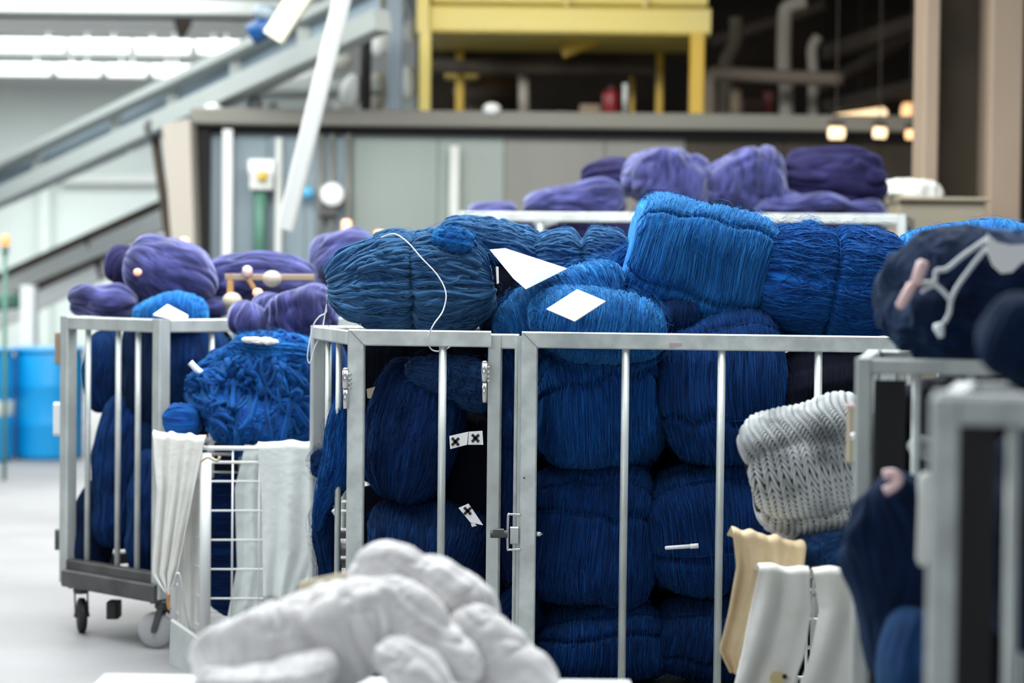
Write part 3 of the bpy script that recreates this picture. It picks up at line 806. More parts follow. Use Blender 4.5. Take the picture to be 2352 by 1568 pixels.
for i, (a, b, r) in enumerate((((1900, 122, 18.5), (2125, 45, 17.5), .07), ((1880, 205, 19.5), (2125, 60, 18.2), .05), ((1900, 245, 19), (2120, 195, 18), .06), ((1640, 95, 20), (1900, 10, 19), .05))):
    mb = MB(); mb.beam(at(*a), at(*b), r * 2, r * 2, .01)
    tag(mb.build('roof_beam', M['brown'], origin=at(*a)), ('brown roof beam slanting up to the column top', 'thinner brown roof beam crossing below the top one', 'lowest brown roof beam just above the amber lamps', 'brown roof beam right of the yellow platform top')[i], 'beam', 'brown roof beams')
# warm lamps
def wlamp(pts, r, Y, m, lab, nm='warm_light'):
    P = [at(a, b, Y) for a, b in pts]
    t = thing(nm, lab, 'light', (P[0] + P[1]) / 2, 'warm lights at the right')
    mb = MB(); mb.tube([P[0], P[0].lerp(P[1], .06), P[0].lerp(P[1], .94), P[1]], [r[0] * .6, r[0], r[1], r[1] * .6], 16)
    mb.build('lamp_glass', M[m], t, True, origin=P[0])
    mb = MB(); mb.beam(P[0] + Vector((0, .02, r[1] + .03)), P[1] + Vector((0, .02, r[1] + .03)), .06, .03, .005); mb.build('fitting', M['brown'], t, origin=P[0])
    mb = MB(); q = (P[0] + P[1]) / 2; mb.cyl(q + Vector((0, .02, r[1] + .03)), (q.x, q.y + .02, 4.61), .005, 6); mb.build('hanger', M['brown'], t, origin=q)
wlamp([(1912, 272), (2036, 262)], (.035, .065), 19, 'lamp_warm', 'long warm glowing light left of the column')
wlamp([(2072, 260), (2130, 258)], (.09, .10), 18.5, 'lamp_amber', 'large peach glowing light touching the column')
wlamp([(1903, 305), (1940, 306)], (.045, .045), 14.6, 'lamp_warm', 'small warm light under the long one, leftmost of three')
wlamp([(2006, 304), (2036, 306)], (.04, .04), 14.6, 'lamp_warm', 'small warm light, middle of the three below')
wlamp([(2080, 309), (2108, 309)], (.035, .035), 14.6, 'lamp_amber', 'small amber light beside the column, rightmost of three')

# ------------------------------------------------------------------ column on the right
CYY = 12.2
col = thing('steel_column', 'tall beige and brown I-section steel column at the right', 'column', (gx(2190, CYY, 1), CYY, 0))
for a, b, m, nm, dy in ((2114, 2148, 'column', 'flange', 0), (2262, 2334, 'column', 'flange', -.05)):
    xa, xb = gx(a, CYY, 1.9), gx(b, CYY, 1.9)
    mb = MB(); mb.beam(((xa + xb) / 2, CYY + .12 + dy, 0), ((xa + xb) / 2, CYY + .12 + dy, 4.6), .34, xb - xa, .008, up=Vector((1, 0, 0))); mb.build(nm, M[m], col, origin=(xa, CYY, 0))
xa, xb = gx(2140, CYY + .2, 1.9), gx(2420, CYY + .2, 1.9)
mb = MB(); mb.beam(((xa + xb) / 2, CYY + .26, 0), ((xa + xb) / 2, CYY + .26, 4.6), .06, xb - xa, .005, up=Vector((1, 0, 0))); mb.build('web', M['column_web'], col, origin=((xa + xb) / 2, CYY, 0))

# cream cabinet and the white bag lying on it
zc = at(2170, 462, 11.5).z
mb = MB(); xa, xb = gx(2068, 11.5, 1.9), gx(2262, 11.5, 1.9)
cab = thing('cream_cabinet', 'cream cabinet standing in front of the steel column', 'cabinet', ((xa + xb) / 2, 11.7, 0))
mb.box(((xa + xb) / 2, 11.7, zc / 2), (xb - xa, .4, zc), .015); mb.build('cabinet_body', M['board_cream'], cab, origin=((xa + xb) / 2, 11.7, 0))
mb = MB(); mb.box(((xa + xb) / 2, 11.68, zc + .01), (xb - xa + .03, .44, .025), .008); mb.build('cabinet_top', M['board_cream'], cab, origin=((xa + xb) / 2, 11.7, zc))
hank('white_bag', 'soft white bag lying on top of the cream cabinet', 2100, 437, 135, 60, 11.65, .3, M['cloth_warm'], 'tangle', tilt=-4, seed=71, pitch=.06, amp=.008, lump=.03, nn=2.4, res=.4, cat='bag')


# ================================================================== TROLLEYS
TH = 1.365


def caster(mbx, x, y, zt_, r, parent, wm, ang=0.0, w=.035):
    d = Vector((math.cos(ang), math.sin(ang), 0)); n = Vector((-d.y, d.x, 0))
    c = Vector((x, y, r)) - d * .03
    mb = MB(); mb.lathe([(r * .3, -w * .6), (r * .86, -w * .5), (r, -w * .3), (r, w * .3), (r * .86, w * .5), (r * .3, w * .6)], c, n, 32)
    fk = MB()
    fk.box((x, y, zt_ - .008), (.09, .09, .012), .003)
    fk.lathe([(.03, 0), (.035, -.02), (.03, -.03)], (x, y, zt_ - .01), sides=20)
    for s in (-1, 1):
        fk.beam(Vector((x, y, zt_ - .03)) + n * s * (w * .6 + .006), c + n * s * (w * .6 + .006), .006, .026, .002, up=d)
    fk.cyl(c - n * (w * .6 + .012), c + n * (w * .6 + .012), .01, 12)
    f = fk.build('caster', M['steel_dark'], parent, origin=(x, y, zt_))
    f2 = mb.build('wheel', M[wm], f, True, origin=c)
    return f


def trolley(label, P, bars, grp=None, tube=.05, bw=.022, H=TH, mt='metal', z0=.27, skip=(), name='cage_trolley', wheel='rubber', wr=.075, bar_mt=None, caster_at=None, angs=None, wms=None):
    """P = four floor corners (x, y), anticlockwise seen from above starting front left; bars = list per side of fractions"""
    cx, cy = sum(p[0] for p in P) / 4, sum(p[1] for p in P) / 4
    t = thing(name, label, 'trolley', (cx, cy, 0), grp)
    up = Vector((0, 0, 1))
    for i, p in enumerate(P):
        q = Vector((P[(i + 1) % 4][0] - p[0], P[(i + 1) % 4][1] - p[1], 0))
        mb = MB(); mb.beam((p[0], p[1], z0 - .1), (p[0], p[1], H), tube, tube, .005, up=q)
        mb.build('corner_post', M[mt], t, origin=(p[0], p[1], z0))
    for i in range(4):
        a, b = Vector((*P[i], 0)), Vector((*P[(i + 1) % 4], 0))
        u = (b - a).normalized() * tube / 2
        if i not in skip:
            mb = MB(); mb.beam(a + u + up * (H - tube / 2), b - u + up * (H - tube / 2), tube, tube, .005); mb.build('top_rail', M[mt], t, origin=a + up * H)
        mb = MB(); mb.beam(a + u + up * (z0 - .02), b - u + up * (z0 - .02), tube, tube * .9, .005); part(mb.build('bottom_rail', M['steel_dark' if mt == 'metal' else mt], t, origin=a + up * z0), 'darker lower rail')
        for fr in bars[i]:
            c = a.lerp(b, fr)
            mb = MB(); mb.tube([c + up * (z0 - .01), c + up * (H - tube * .9)], bw / 2, 10); mb.build('bar', M[bar_mt or mt], t, True, origin=c + up * z0)
    a, b, c, d = [Vector((*p, z0 - .06)) for p in P]
    ct = (a + b + c + d) / 4
    mb = MB(); v = [ct + (q - ct) * 1.02 for q in (a, b, c, d)]; k = Vector((0, 0, -.045))
    mb.add([*v, *[q + k for q in v]], [(0, 1, 2, 3), (7, 6, 5, 4), (0, 4, 5, 1), (1, 5, 6, 2), (2, 6, 7, 3), (3, 7, 4, 0)])
    part(mb.build('base_deck', M['steel_dark'], t, origin=ct), 'dark steel base deck')
    for i, q in enumerate(caster_at or [ct + (q - ct) * .88 for q in (a, b, c, d)]):
        caster(None, q[0], q[1], z0 - .105, min(wr, (z0 - .11) * .42), t, wms[i] if wms else wheel, angs[i] if angs else .6)
    return t


# --- main trolley with two gates
xF0, yF0 = gx(818, 6.70, TH), 6.70
xF1 = gx(2062, 6.55, TH)
xB0, yB0 = gx(731, 7.36, TH), 7.36
PM = [(xF0, yF0), (xF1, 6.55), (xF1 + .05, 7.36), (xB0, yB0)]
main = trolley('large grey tube trolley with two gates in sharp focus, full of blue yarn', PM, [[], [.25, .5, .75], [.2, .4, .6, .8], [.30, .58]], skip=(0,), mt='metal', z0=.19)


def fline(px):  # point on the front line of the main trolley in a pixel column, at rail height
    x = gx(px, 6.6, TH)
    f = (x - xF0) / (xF1 - xF0)
    return Vector((x, yF0 + (6.55 - yF0) * f - .045, 0))


def gate(px0, px1, bars, right_stile, w=.054, d=.035, z0=.13, lab=None):
    a, b = fline(px0), fline(px1)
    ax = (b - a).normalized()
    zt_ = TH + .005
    g = MB()
    # top rail and left stile, mitred at the corner; both are one welded frame
    p0, p1 = a + Vector((0, 0, zt_ - w / 2)), b + Vector((0, 0, zt_ - w / 2))
    g.beam(p0 + ax * (w / 2), p1 - (ax * (w / 2) if right_stile else Vector()), d, w, .004, m0=-1.0, m1=(1.0 if right_stile else 0))
    g.beam(Vector((a.x, a.y, z0)) + ax * w / 2, a + ax * w / 2 + Vector((0, 0, zt_ - w / 2)), d, w, .004, up=-ax, m1=1.0)
    if right_stile:
        g.beam(Vector((b.x, b.y, z0)) - ax * w / 2, b - ax * w / 2 + Vector((0, 0, zt_ - w / 2)), d, w, .004, up=-ax, m1=-1.0)
    g.beam(a + ax * w + Vector((0, 0, z0 + w / 2)), b - ax * (w if right_stile else 0) + Vector((0, 0, z0 + w / 2)), d, w, .004)
    o = g.build('gate', M['metal_scuffed'], main, origin=a)
    if lab: part(o, lab)
    s = MB(); n = Vector((0, -d / 2 - .0006, 0))
    s.beam(a + n + Vector((0, 0, zt_ - .004)) + ax * .004, a + n + ax * w + Vector((0, 0, zt_ - w)), .0015, .0022, 0)
    s.build('weld_seam', M['seam'], o, origin=a)
    for px in bars:
        c = fline(px)
        m = MB(); m.tube([Vector((c.x, c.y, z0 + w)), Vector((c.x, c.y, zt_ - w + .002))], .0135, 12); m.build('bar', M['metal'], o, True, origin=(c.x, c.y, z0))
    return o


g1 = gate(799, 1128, [1017], False, lab='narrow left gate')
g2 = gate(1199, 2046, [1437, 1655, 1873], True, lab='wide right gate')
# scuff on the wide gate's rail
sc_ = MB(); c = fline(1552); c.z = TH - .031; sc_.box(c + Vector((0, -.0185, 0)), (.05, .001, .012), .0004); part(sc_.build('paint_scuff', mat('bare_pinkish_scuff', lin(.45, .38, .38), .6), g2, origin=c), 'pinkish rubbed patch')
# header, middle posts and side strips
a, b = fline(1128), fline(1193)
mb = MB(); mb.beam(a + Vector((0, .05, TH - .03)), b + Vector((0, .05, TH - .03)), .04, .05, .004); mb.build('header_rail', M['metal'], main, origin=a)
for px, w, m, dy in ((1136, .042, 'metal', .03), (1150, .012, 'metal_scuffed', .055), (1187, .012, 'metal_scuffed', .03), (1195, .012, 'metal', .0)):
    c = fline(px)
    mb = MB(); mb.beam((c.x, c.y + dy, .2), (c.x, c.y + dy, TH - .01), w, .02, .002, up=Vector((0, 1, 0))); mb.build('middle_post', M[m], main, origin=(c.x, c.y, .2))
# hinges
def hinge(px, py0, py1, dy):
    c = fline(px); Y = c.y + dy
    p, q = at(px, py0, Y), at(px, py1, Y)
    mb = MB(); m = p.lerp(q, .47); mb.cyl(q, m - Vector((0, 0, .002)), .0085, 14); mb.cyl(m, p, .011, 14)
    mb.lathe([(.011, 0), (.009, .006), (.004, .009)], p, sides=14)
    for k in range(4):
        z = p.lerp(q, .1 + .12 * k); mb.box(z + Vector((.012, .0, 0)), (.012, .006, .006), .001)
    mb.build('hinge', M['chrome'], g1, True, origin=m)
hinge(794, 850, 938, -.025)
hinge(1113, 834, 924, -.02)
# latch: slide bolt, striker loop, bolt tip
lt = MB(); Y = fline(1150).y - .03
lt.cyl(at(1126, 1226, Y), at(1166, 1226, Y), .013, 16)
lt.box(at(1145, 1224, Y - .008), (.035, .012, .03), .003)
L1 = lt.build('latch', M['steel_dark'], main, origin=at(1145, 1226, Y))
lp = MB(); P = [at(1196, 1182, Y), at(1172, 1181, Y), at(1167, 1186, Y), at(1166, 1255, Y), at(1171, 1262, Y), at(1196, 1261, Y)]
lp.tube(smooth_pts(P, 4), .0042, 8); part(lp.build('latch_loop', M['chrome'], L1, True, origin=P[0]), 'bright wire loop')
lp = MB(); lp.box(at(1181, 1229, Y + .004), (.027, .014, .058), .004); lp.build('latch_block', M['metal'], L1, origin=at(1181, 1229, Y))
lp = MB(); p = at(1232, 1226, Y + .02); lp.lathe([(.0085, 0), (.0085, .012), (.002, .022)], p, (1, 0, 0), 12); part(lp.build('bolt_tip', M['chrome'], L1, True, origin=p), 'bright pointed bolt tip')
for py in (1097,):
    lp = MB(); p = at(1204, py, fline(1204).y - .017); lp.lathe([(.004, 0), (.003, .002)], p, (0, -1, 0), 10); lp.build('rivet', M['steel_dark'], g2, True, origin=p)

# --- left trolley, standing at an angle
NL = (gx(371, 8.2, TH), 8.2); LL = (gx(158, 8.62, TH), 8.62)
ex_, ey_ = .45, .46
PL = [LL, NL, (NL[0] + ex_, NL[1] + ey_), (LL[0] + ex_, LL[1] + ey_)]
ltr = trolley('grey tube trolley of dark blue yarn on the open floor at left', PL, [[.22, .55, .76], [.40, .80], [.33, .66], [.33, .66]], tube=.055, bw=.024, z0=.31, wheel='plastic_grey', wr=.075, angs=(1.9, -.2, .5, .5), wms=('rubber', 'plastic_grey', 'rubber', 'rubber'),
              caster_at=[(gx(186, 8.60, .1), 8.60), (gx(362, 8.10, .1), 8.22), (NL[0] + ex_ - .06, NL[1] + ey_ - .02), (LL[0] + ex_, LL[1] + ey_ - .08)])
mb = MB(); p = at(262, 1380, 8.45); mb.beam(p, p - Vector((0, 0, .07)), .10, .05, .01, up=Vector((1, 0, 0)))
part(mb.build('foot_brake', M['rubber'], ltr, origin=p), 'black foot brake under the base')
for py, h in ((800, .14), (1238, .09)):
    mb = MB(); p = at(136, py, 8.66); mb.box(p, (.03, .04, h), .005); part(mb.build('hinge', M['column' if py < 900 else 'steel_dark'], ltr, origin=p), 'side hinge')
a, b = Vector((*LL, 0)), Vector((*NL, 0))
mb = MB(); mb.beam(a + Vector((0, -.03, .235)), b + Vector((0, -.03, .235)), .05, .075, .006); part(mb.build('base_beam', M['steel_dark'], ltr, origin=a), 'lower grey base beam')
mb = MB(); p = at(133, 962, 8.75); mb.box(p, (.035, .03, .15), .012); part(mb.build('handle', M['white'], ltr, origin=p), 'white upright handle')

# --- white mesh cart at left (in front of the left trolley)
def mesh_cart(label, P, H, z0, front, wires, mt, grp, posts=True, rows=6, wr_=.0042):
    cx, cy = sum(p[0] for p in P) / 4, sum(p[1] for p in P) / 4
    t = thing('mesh_cart', label, 'cart', (cx, cy, 0), grp)
    up = Vector((0, 0, 1))
    for i, p in enumerate(P):
        mb = MB(); mb.tube([Vector((*p, z0 - .04)), Vector((*p, H - .02))], .022, 14); mb.build('corner_post', M[mt], t, True, origin=(*p, z0))
    for i in range(4):
        a, b = Vector((*P[i], 0)), Vector((*P[(i + 1) % 4], 0))
        mb = MB(); mb.tube([a + up * H, b + up * H], .009, 10); mb.tube([a + up * (H - .055), b + up * (H - .055)], .006, 8); mb.build('rim', M[mt], t, True, origin=a + up * H)
        mb = MB(); n = wires[i]
        for k in range(1, n):
            c = a.lerp(b, k / n); mb.tube([c + up * z0, c + up * H], wr_, 6)
        for k in range(rows):
            z = z0 + (H - .055 - z0) * k / (rows - .35) ; mb.tube([a + up * z, b + up * z], wr_, 6)
        mb.build('wire_panel', M[mt], t, True, origin=a + up * z0)
    v = [Vector((*p, z0 - .03)) for p in P]; k = Vector((0, 0, -.05))
    mb = MB(); mb.add([*v, *[q + k for q in v]], [(0, 1, 2, 3), (7, 6, 5, 4), (0, 4, 5, 1), (1, 5, 6, 2), (2, 6, 7, 3), (3, 7, 4, 0)])
    part(mb.build('base_plate', M['offwhite'], t, origin=v[0]), 'flat base plate')
    ct = sum(v, Vector()) / 4
    for q in v:
        q = ct + (q - ct) * .85
        caster(None, q.x, q.y, z0 - .08, max(.02, (z0 - .085) * .45), t, 'rubber', .3)
    return t
ZR = at(600, 1030, 7.75).z
PC = [(gx(472, 7.75, .6), 7.75), (gx(900, 7.75, .6), 7.80), (gx(900, 7.75, .6), 8.12), (gx(406, 8.14, .6), 8.12)]
mc = mesh_cart('white wire mesh cart draped with white cloths, left of the sharp trolley', PC, ZR, .17, 0, (7, 4, 7, 5), 'white', None)

# --- tall green-grey trolley of violet bundles, back right
HP = at(1500, 486, 10.4).z
PP_ = [(gx(1046, 10.7, HP), 10.75), (gx(2072, 10.4, HP), 10.4), (gx(2090, 11.1, HP), 11.1), (gx(1192, 11.4, HP), 11.4)]
ptr = trolley('tall pale green trolley stacked with violet bundles at the back', PP_, [[.195, .5, .75], [.5], [.3, .7], [.5]], tube=.05, H=HP, mt='metal', z0=.3, bw=.04)
# --- hidden-behind trolley carrying the violet bundles left of centre
PV = [(gx(560, 9.15, TH), 9.2), (gx(985, 9.15, TH), 9.2), (gx(985, 9.15, TH), 9.8), (gx(560, 9.15, TH), 9.8)]
vtr = trolley('grey trolley of violet bundles behind the sharp trolley, mostly hidden', PV, [[.33, .66], [.5], [.5], [.5]], z0=.3)

# --- right trolley, nearer and out of focus
YR = 4.62
PR = [(gx(1984, YR, TH), YR), (gx(2520, YR, TH), YR - .05), (gx(2560, YR, TH), YR + .62), (gx(2010, YR + .6, TH), YR + .62)]
rtr = trolley('blurred grey tube trolley at right with a dark navy bundle on top', PR, [[.225, .45, .68, .9], [.5], [.3, .6], [.22, .4, .6, .8]], tube=.036, bw=.022, bar_mt='metal_scuffed')
mb = MB(); x = gx(2040, YR + .2, 1); mb.beam((x, YR + .2, .25), (x, YR + .2, TH - .06), .006, .075, 0, up=Vector((1, 0, 0))); part(mb.build('shade_plate', M['rubber'], rtr, origin=(x, YR + .2, .25)), 'dark upright plate added as interior shade')  # dark plate stands in for the shaded inside of the trolley
# --- nearest trolley, right edge
YN = 3.16
HN = TH - .01
PN = [(gx(2170, YN, HN), YN), (gx(2620, YN, HN), YN - .02), (gx(2640, YN + .5, HN), YN + .55), (gx(2235, YN + .5, HN), YN + .55)]
ntr = trolley('very blurred pale trolley corner nearest the camera, right edge', PN, [[.35, .7], [.5], [.5], [.33, .66]], tube=.042, bw=.022, H=HN, mt='metal_scuffed', bar_mt='metal')
a, b = at(2148, 916, YN + .01), at(2420, 926, YN)
mb = MB(); mb.beam(a, b, .05, .026, .01); part(mb.build('white_top_strip', M['white'], ntr, origin=a), 'white strip along the top rail')  # white band laid along the rail top

mb = MB(); x = gx(2238, YN + .1, 1); mb.beam((x, YN + .1, .25), (x, YN + .1, HN - .05), .006, .06, 0, up=Vector((1, 0, 0))); part(mb.build('shade_plate', M['rubber'], ntr, origin=(x, YN + .1, .25)), 'dark upright plate added as interior shade')  # added black plate in place of the shadowed interior
# --- right mesh cart carrying the knitted sack
YK = 5.75
HK = at(1800, 1318, YK - .2).z
PK = [(gx(1762, YK - .22, HK), YK - .22), (gx(2080, YK - .22, HK), YK - .22), (gx(2080, YK - .22, HK), YK + .25), (gx(1762, YK - .22, HK) + .02, YK + .25)]
mk = mesh_cart('wire mesh cart under the grey knitted sack, draped with cloths', PK, HK, .17, 0, (9, 6, 9, 6), 'white', None)


# ================================================================== YARN
RT, LT_ = ('ring', 0.0, .03, .02), ('line', PI, .014, .014)
TOP = 'blue bundles heaped on the sharp trolley'
INS = 'blue bundles inside the sharp trolley'
hank('yarn_bundle', 'steel-blue bundle with rope-like folds and a white string over it', 948, 648, 375, 222, 6.97, .46, M['steel'], 'long', tilt=3, ties=(('ring', .05, .03, .012),), seed=3, pitch=.022, amp=.012, lump=.016, nn=2.7, threads=420, fuzz=700, res=1.5, ropes=(170, .004, .0095), warp=.03, group=TOP, cords=True)
hank('yarn_knot', 'pale blue knotted end on top of the rope-folded bundle', 1045, 550, 95, 58, 6.76, .08, M['cyan'], 'tangle', tilt=-10, seed=5, pitch=.010, amp=.005, lump=.012, nn=2.2, threads=60, fuzz=120, res=.5, group=None, cat='yarn knot')
hank('yarn_bundle', 'pale steel-blue bundle behind the white string, reaching up to the right', 1135, 566, 235, 110, 7.30, .3, M['steel'], 'long', tilt=-12, seed=7, pitch=.013, amp=.006, ropes=(70, .003, .006), threads=300, fuzz=200, group=TOP)
hank('yarn_bundle', 'two-lobed blue bundle pinched by a tie behind the white cards', 1325, 590, 232, 122, 7.28, .3, M['steel'], 'long', tilt=0, ties=(('ring', .02, .05, .022),), seed=9, pitch=.012, amp=.006, nn=2.6, ropes=(90, .003, .005), threads=300, fuzz=200, group=TOP, cords=True)
hank('yarn_bundle', 'bright cyan-blue bundle under the folded card, slanting up right', 1285, 700, 320, 135, 6.98, .34, M['cyan'], 'wrap', tilt=27, seed=13, pitch=.011, amp=.005, nn=2.6, threads=900, fuzz=900, res=1.2, group=TOP)
hank('yarn_bundle', 'bright cyan-blue bundle beneath the square white card', 1370, 745, 320, 165, 6.80, .36, M['cyan'], 'wrap', tilt=-3, seed=17, pitch=.011, amp=.005, nn=2.5, ex=.9, threads=1300, fuzz=1200, res=1.3, group=TOP)
hank('yarn_bundle', 'largest blue bundle, topmost of the heap, tied lengthwise', 1603, 597, 345, 248, 7.02, .42, M['cyan'], 'wrap', tilt=-15, ties=(('line', 2.35, .022, .010), ('line', 3.5, .022, .012)), seed=21, pitch=.013, amp=.005, lump=.012, nn=4.5, ex=.55, threads=1500, fuzz=1400, res=1.4, roll=8, group=TOP, cords=True)
hank('yarn_bundle', 'wide blue bundle right of the largest, pinched round its middle', 1902, 650, 372, 258, 7.0, .44, M['royal'], 'long', tilt=-7, ties=(('ring', -.02, .022, .010),), seed=25, pitch=.012, amp=.007, lump=.014, nn=3.2, ex=.7, ropes=(110, .002, .0045), threads=1300, fuzz=1200, res=1.4, group=TOP, cords=True)
hank('yarn_knot', 'small frayed tuft on top of the wide blue bundle', 1862, 524, 48, 40, 7.0, .07, M['cyan'], 'tangle', seed=27, pitch=.010, amp=.005, lump=.012, nn=2.2, threads=50, fuzz=150, res=.45, cat='yarn knot')
hank('yarn_bundle', 'cyan-blue bundle running behind the navy one at far right', 2215, 590, 370, 135, 7.15, .32, M['cyan'], 'wrap', tilt=5, seed=29, pitch=.012, amp=.005, threads=500, fuzz=300, group=TOP)
hank('yarn_bundle', 'ragged blue end between the pale bundle and the largest one', 1440, 615, 170, 70, 7.12, .2, M['royal'], 'long', tilt=38, seed=31, pitch=.010, amp=.006, nn=2.2, threads=300, fuzz=500, res=.9, group=TOP)
# inside, right window: dark and black yarn colours paint the interior shade
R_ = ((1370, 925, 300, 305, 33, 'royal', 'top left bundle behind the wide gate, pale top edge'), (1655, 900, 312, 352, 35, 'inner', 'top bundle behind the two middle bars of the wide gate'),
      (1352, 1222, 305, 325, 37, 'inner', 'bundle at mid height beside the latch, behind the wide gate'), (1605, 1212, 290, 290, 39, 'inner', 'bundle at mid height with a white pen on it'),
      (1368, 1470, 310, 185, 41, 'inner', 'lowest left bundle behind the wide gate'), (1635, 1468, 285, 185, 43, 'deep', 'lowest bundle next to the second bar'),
      (1890, 940, 235, 290, 45, 'black', 'bundle coloured as shadow above the grey knitted sack'), (1890, 1235, 235, 290, 47, 'black', 'bundle coloured as shadow behind the grey knitted sack'), (1890, 1468, 235, 170, 49, 'black', 'bundle coloured as shadow behind the white cloths at right'))
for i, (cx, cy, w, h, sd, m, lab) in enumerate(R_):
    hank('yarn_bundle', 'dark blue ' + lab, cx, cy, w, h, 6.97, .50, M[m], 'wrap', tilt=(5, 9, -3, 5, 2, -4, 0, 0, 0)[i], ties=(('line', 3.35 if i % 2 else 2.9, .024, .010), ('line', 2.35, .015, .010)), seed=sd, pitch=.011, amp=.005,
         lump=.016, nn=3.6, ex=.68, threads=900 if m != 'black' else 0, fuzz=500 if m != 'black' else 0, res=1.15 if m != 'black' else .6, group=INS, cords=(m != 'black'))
for i, (cx, cy, w, h, lab) in enumerate(((1490, 940, 590, 330, 'upper'), (1490, 1290, 590, 330, 'lower'), (985, 940, 370, 340, 'upper left'), (985, 1290, 370, 360, 'lower left'))):  # added filler bundles, near-black to stand in for interior shadow
    hank('yarn_bundle', 'black-blue filler bundle coloured as deep shadow at the back of the sharp trolley, ' + lab, cx, cy, w, h, 7.27, .14, M['black'], 'wrap', seed=300 + i, pitch=.03, amp=.004, lump=.006, warp=0, nn=6, ex=.45, res=.3, group=INS)
hank('yarn_bundle', 'black-blue filler bundle coloured as the dark hollow under the folded card', 1195, 700, 190, 190, 7.22, .16, M['black'], 'wrap', seed=310, ex=.6, res=.4, warp=0)  # added filler, near-black where the hollow lies in shade
hank('yarn_bundle', 'dark blue filler bundle closing the hollow under the largest top bundle', 1520, 735, 190, 130, 7.0, .34, M['deep'], 'wrap', seed=311, ex=.8, res=.6, threads=200)  # added filler, dark yarn stands for the shaded hollow
# inside, left window
hank('yarn_bundle', 'dark navy hank hanging upright behind the narrow gate', 945, 985, 320, 215, 6.98, .36, M['deep'], 'long', tilt=78, seed=51, pitch=.014, amp=.006, nn=2.6, threads=500, fuzz=200, res=1.1, group=INS)
hank('yarn_bundle', 'knotted indigo bundle at the top of the narrow gate', 1030, 865, 215, 120, 6.92, .22, M['slate'], 'tangle', tilt=-12, seed=53, pitch=.016, amp=.008, lump=.02, nn=2.4, threads=200, fuzz=200, res=.9, group=INS)
hank('yarn_bundle', 'dark blue bundle low behind the narrow gate', 985, 1262, 290, 215, 6.98, .5, M['deep'], 'wrap', tilt=-6, seed=55, pitch=.012, amp=.005, threads=600, fuzz=300, res=1.1, group=INS)
hank('yarn_bundle', 'dark blue bundle at the bottom of the narrow gate, behind the white yarn', 985, 1490, 290, 220, 6.98, .5, M['deep'], 'wrap', tilt=0, seed=57, pitch=.013, amp=.005, res=.6, group=INS)
hank('yarn_bundle', 'black-blue bundle coloured as shadow behind the cross-marked tags', 1075, 1085, 130, 260, 7.08, .2, M['black'], 'wrap', seed=59, ex=.5, nn=5, res=.5, group=INS)  # near-black bundle put in for the shadow in this gap
hank('yarn_skein', 'blue yarn bulging through the left side bars, upper', 765, 1075, 330, 62, 7.03, .12, M['royal'], 'long', tilt=80, seed=61, pitch=.012, amp=.006, lump=.022, nn=2.2, threads=300, fuzz=400, res=.9, cat='yarn skein')
hank('yarn_skein', 'blue yarn bulging through the left side bars, lower', 752, 1260, 200, 70, 7.08, .12, M['deep'], 'long', tilt=97, seed=63, pitch=.012, amp=.006, lump=.022, nn=2.2, threads=200, fuzz=300, res=.8, cat='yarn skein')
hank('yarn_knot', 'ragged blue tuft sticking out left of the side post', 738, 1062, 46, 60, 7.20, .06, M['deep'], 'tangle', seed=65, pitch=.010, amp=.006, lump=.015, nn=2.2, threads=50, fuzz=150, res=.45, cat='yarn knot')
hank('yarn_skein', 'dark teal skein bulging in the gap between the gates, upper', 1160, 905, 260, 56, 6.70, .08, M['deep'], 'long', tilt=95, seed=67, pitch=.010, amp=.005, lump=.012, nn=2.3, threads=220, fuzz=300, res=.8, fold=.012, cat='yarn skein')
hank('yarn_skein', 'blue skein bulging in the gap beside the latch, lower', 1168, 1170, 330, 48, 6.72, .08, M['deep'], 'long', tilt=88, seed=69, pitch=.010, amp=.005, lump=.016, nn=2.2, threads=250, fuzz=400, res=.8, fold=.008, cat='yarn skein')
hank('yarn_skein', 'blue skein at the foot of the gap between the gates', 1160, 1430, 190, 90, 6.80, .12, M['deep'], 'long', tilt=60, seed=70, pitch=.012, amp=.006, lump=.016, nn=2.2, threads=200, fuzz=200, res=.8, cat='yarn skein')

hank('yarn_bundle', 'black-blue filler bundle closing the narrow gap between the gates', 1165, 1150, 110, 760, 7.12, .16, M['black'], 'wrap', seed=312, ex=.5, nn=5, res=.4, warp=0, group=INS)  # added filler that blacks out the gap between the gates
# left trolley
LG = 'dark blue hanks in the left trolley'
for i, (cx, cy, w, h, Y, ti, m, lab) in enumerate(((240, 850, 190, 92, 8.72, 92, 'deep', 'upper left hank hanging behind the first bar'), (325, 860, 230, 86, 8.62, 88, 'navy', 'upper hank behind the third bar'),
        (275, 1085, 360, 118, 8.62, 84, 'deep', 'long paler hank down the middle of the left trolley'), (345, 1180, 300, 90, 8.48, 90, 'deep', 'lower hank beside the near corner post'),
        (220, 1210, 230, 92, 8.70, 80, 'navy', 'lower left hank above the base'), (452, 840, 190, 160, 8.72, 90, 'deep', 'square dark bundle right of the near corner post'), (450, 1080, 270, 190, 8.78, 90, 'black', 'black-blue bundle coloured as shadow right of the corner post'))):  # last bundle is near-black in place of shadow
    hank('yarn_bundle', 'dark blue ' + lab, cx, cy, w, h, Y, .2 if i != 5 else .3, M[m], 'long', tilt=ti, seed=80 + i, pitch=.02, amp=.007, lump=.018, nn=2.6, res=.55, group=LG)
hank('yarn_bundle', 'small bright blue bundle under the white card on the left trolley', 400, 716, 165, 66, 8.62, .22, M['cyan'], 'wrap', tilt=0, seed=91, pitch=.02, amp=.006, nn=2.4, res=.5)

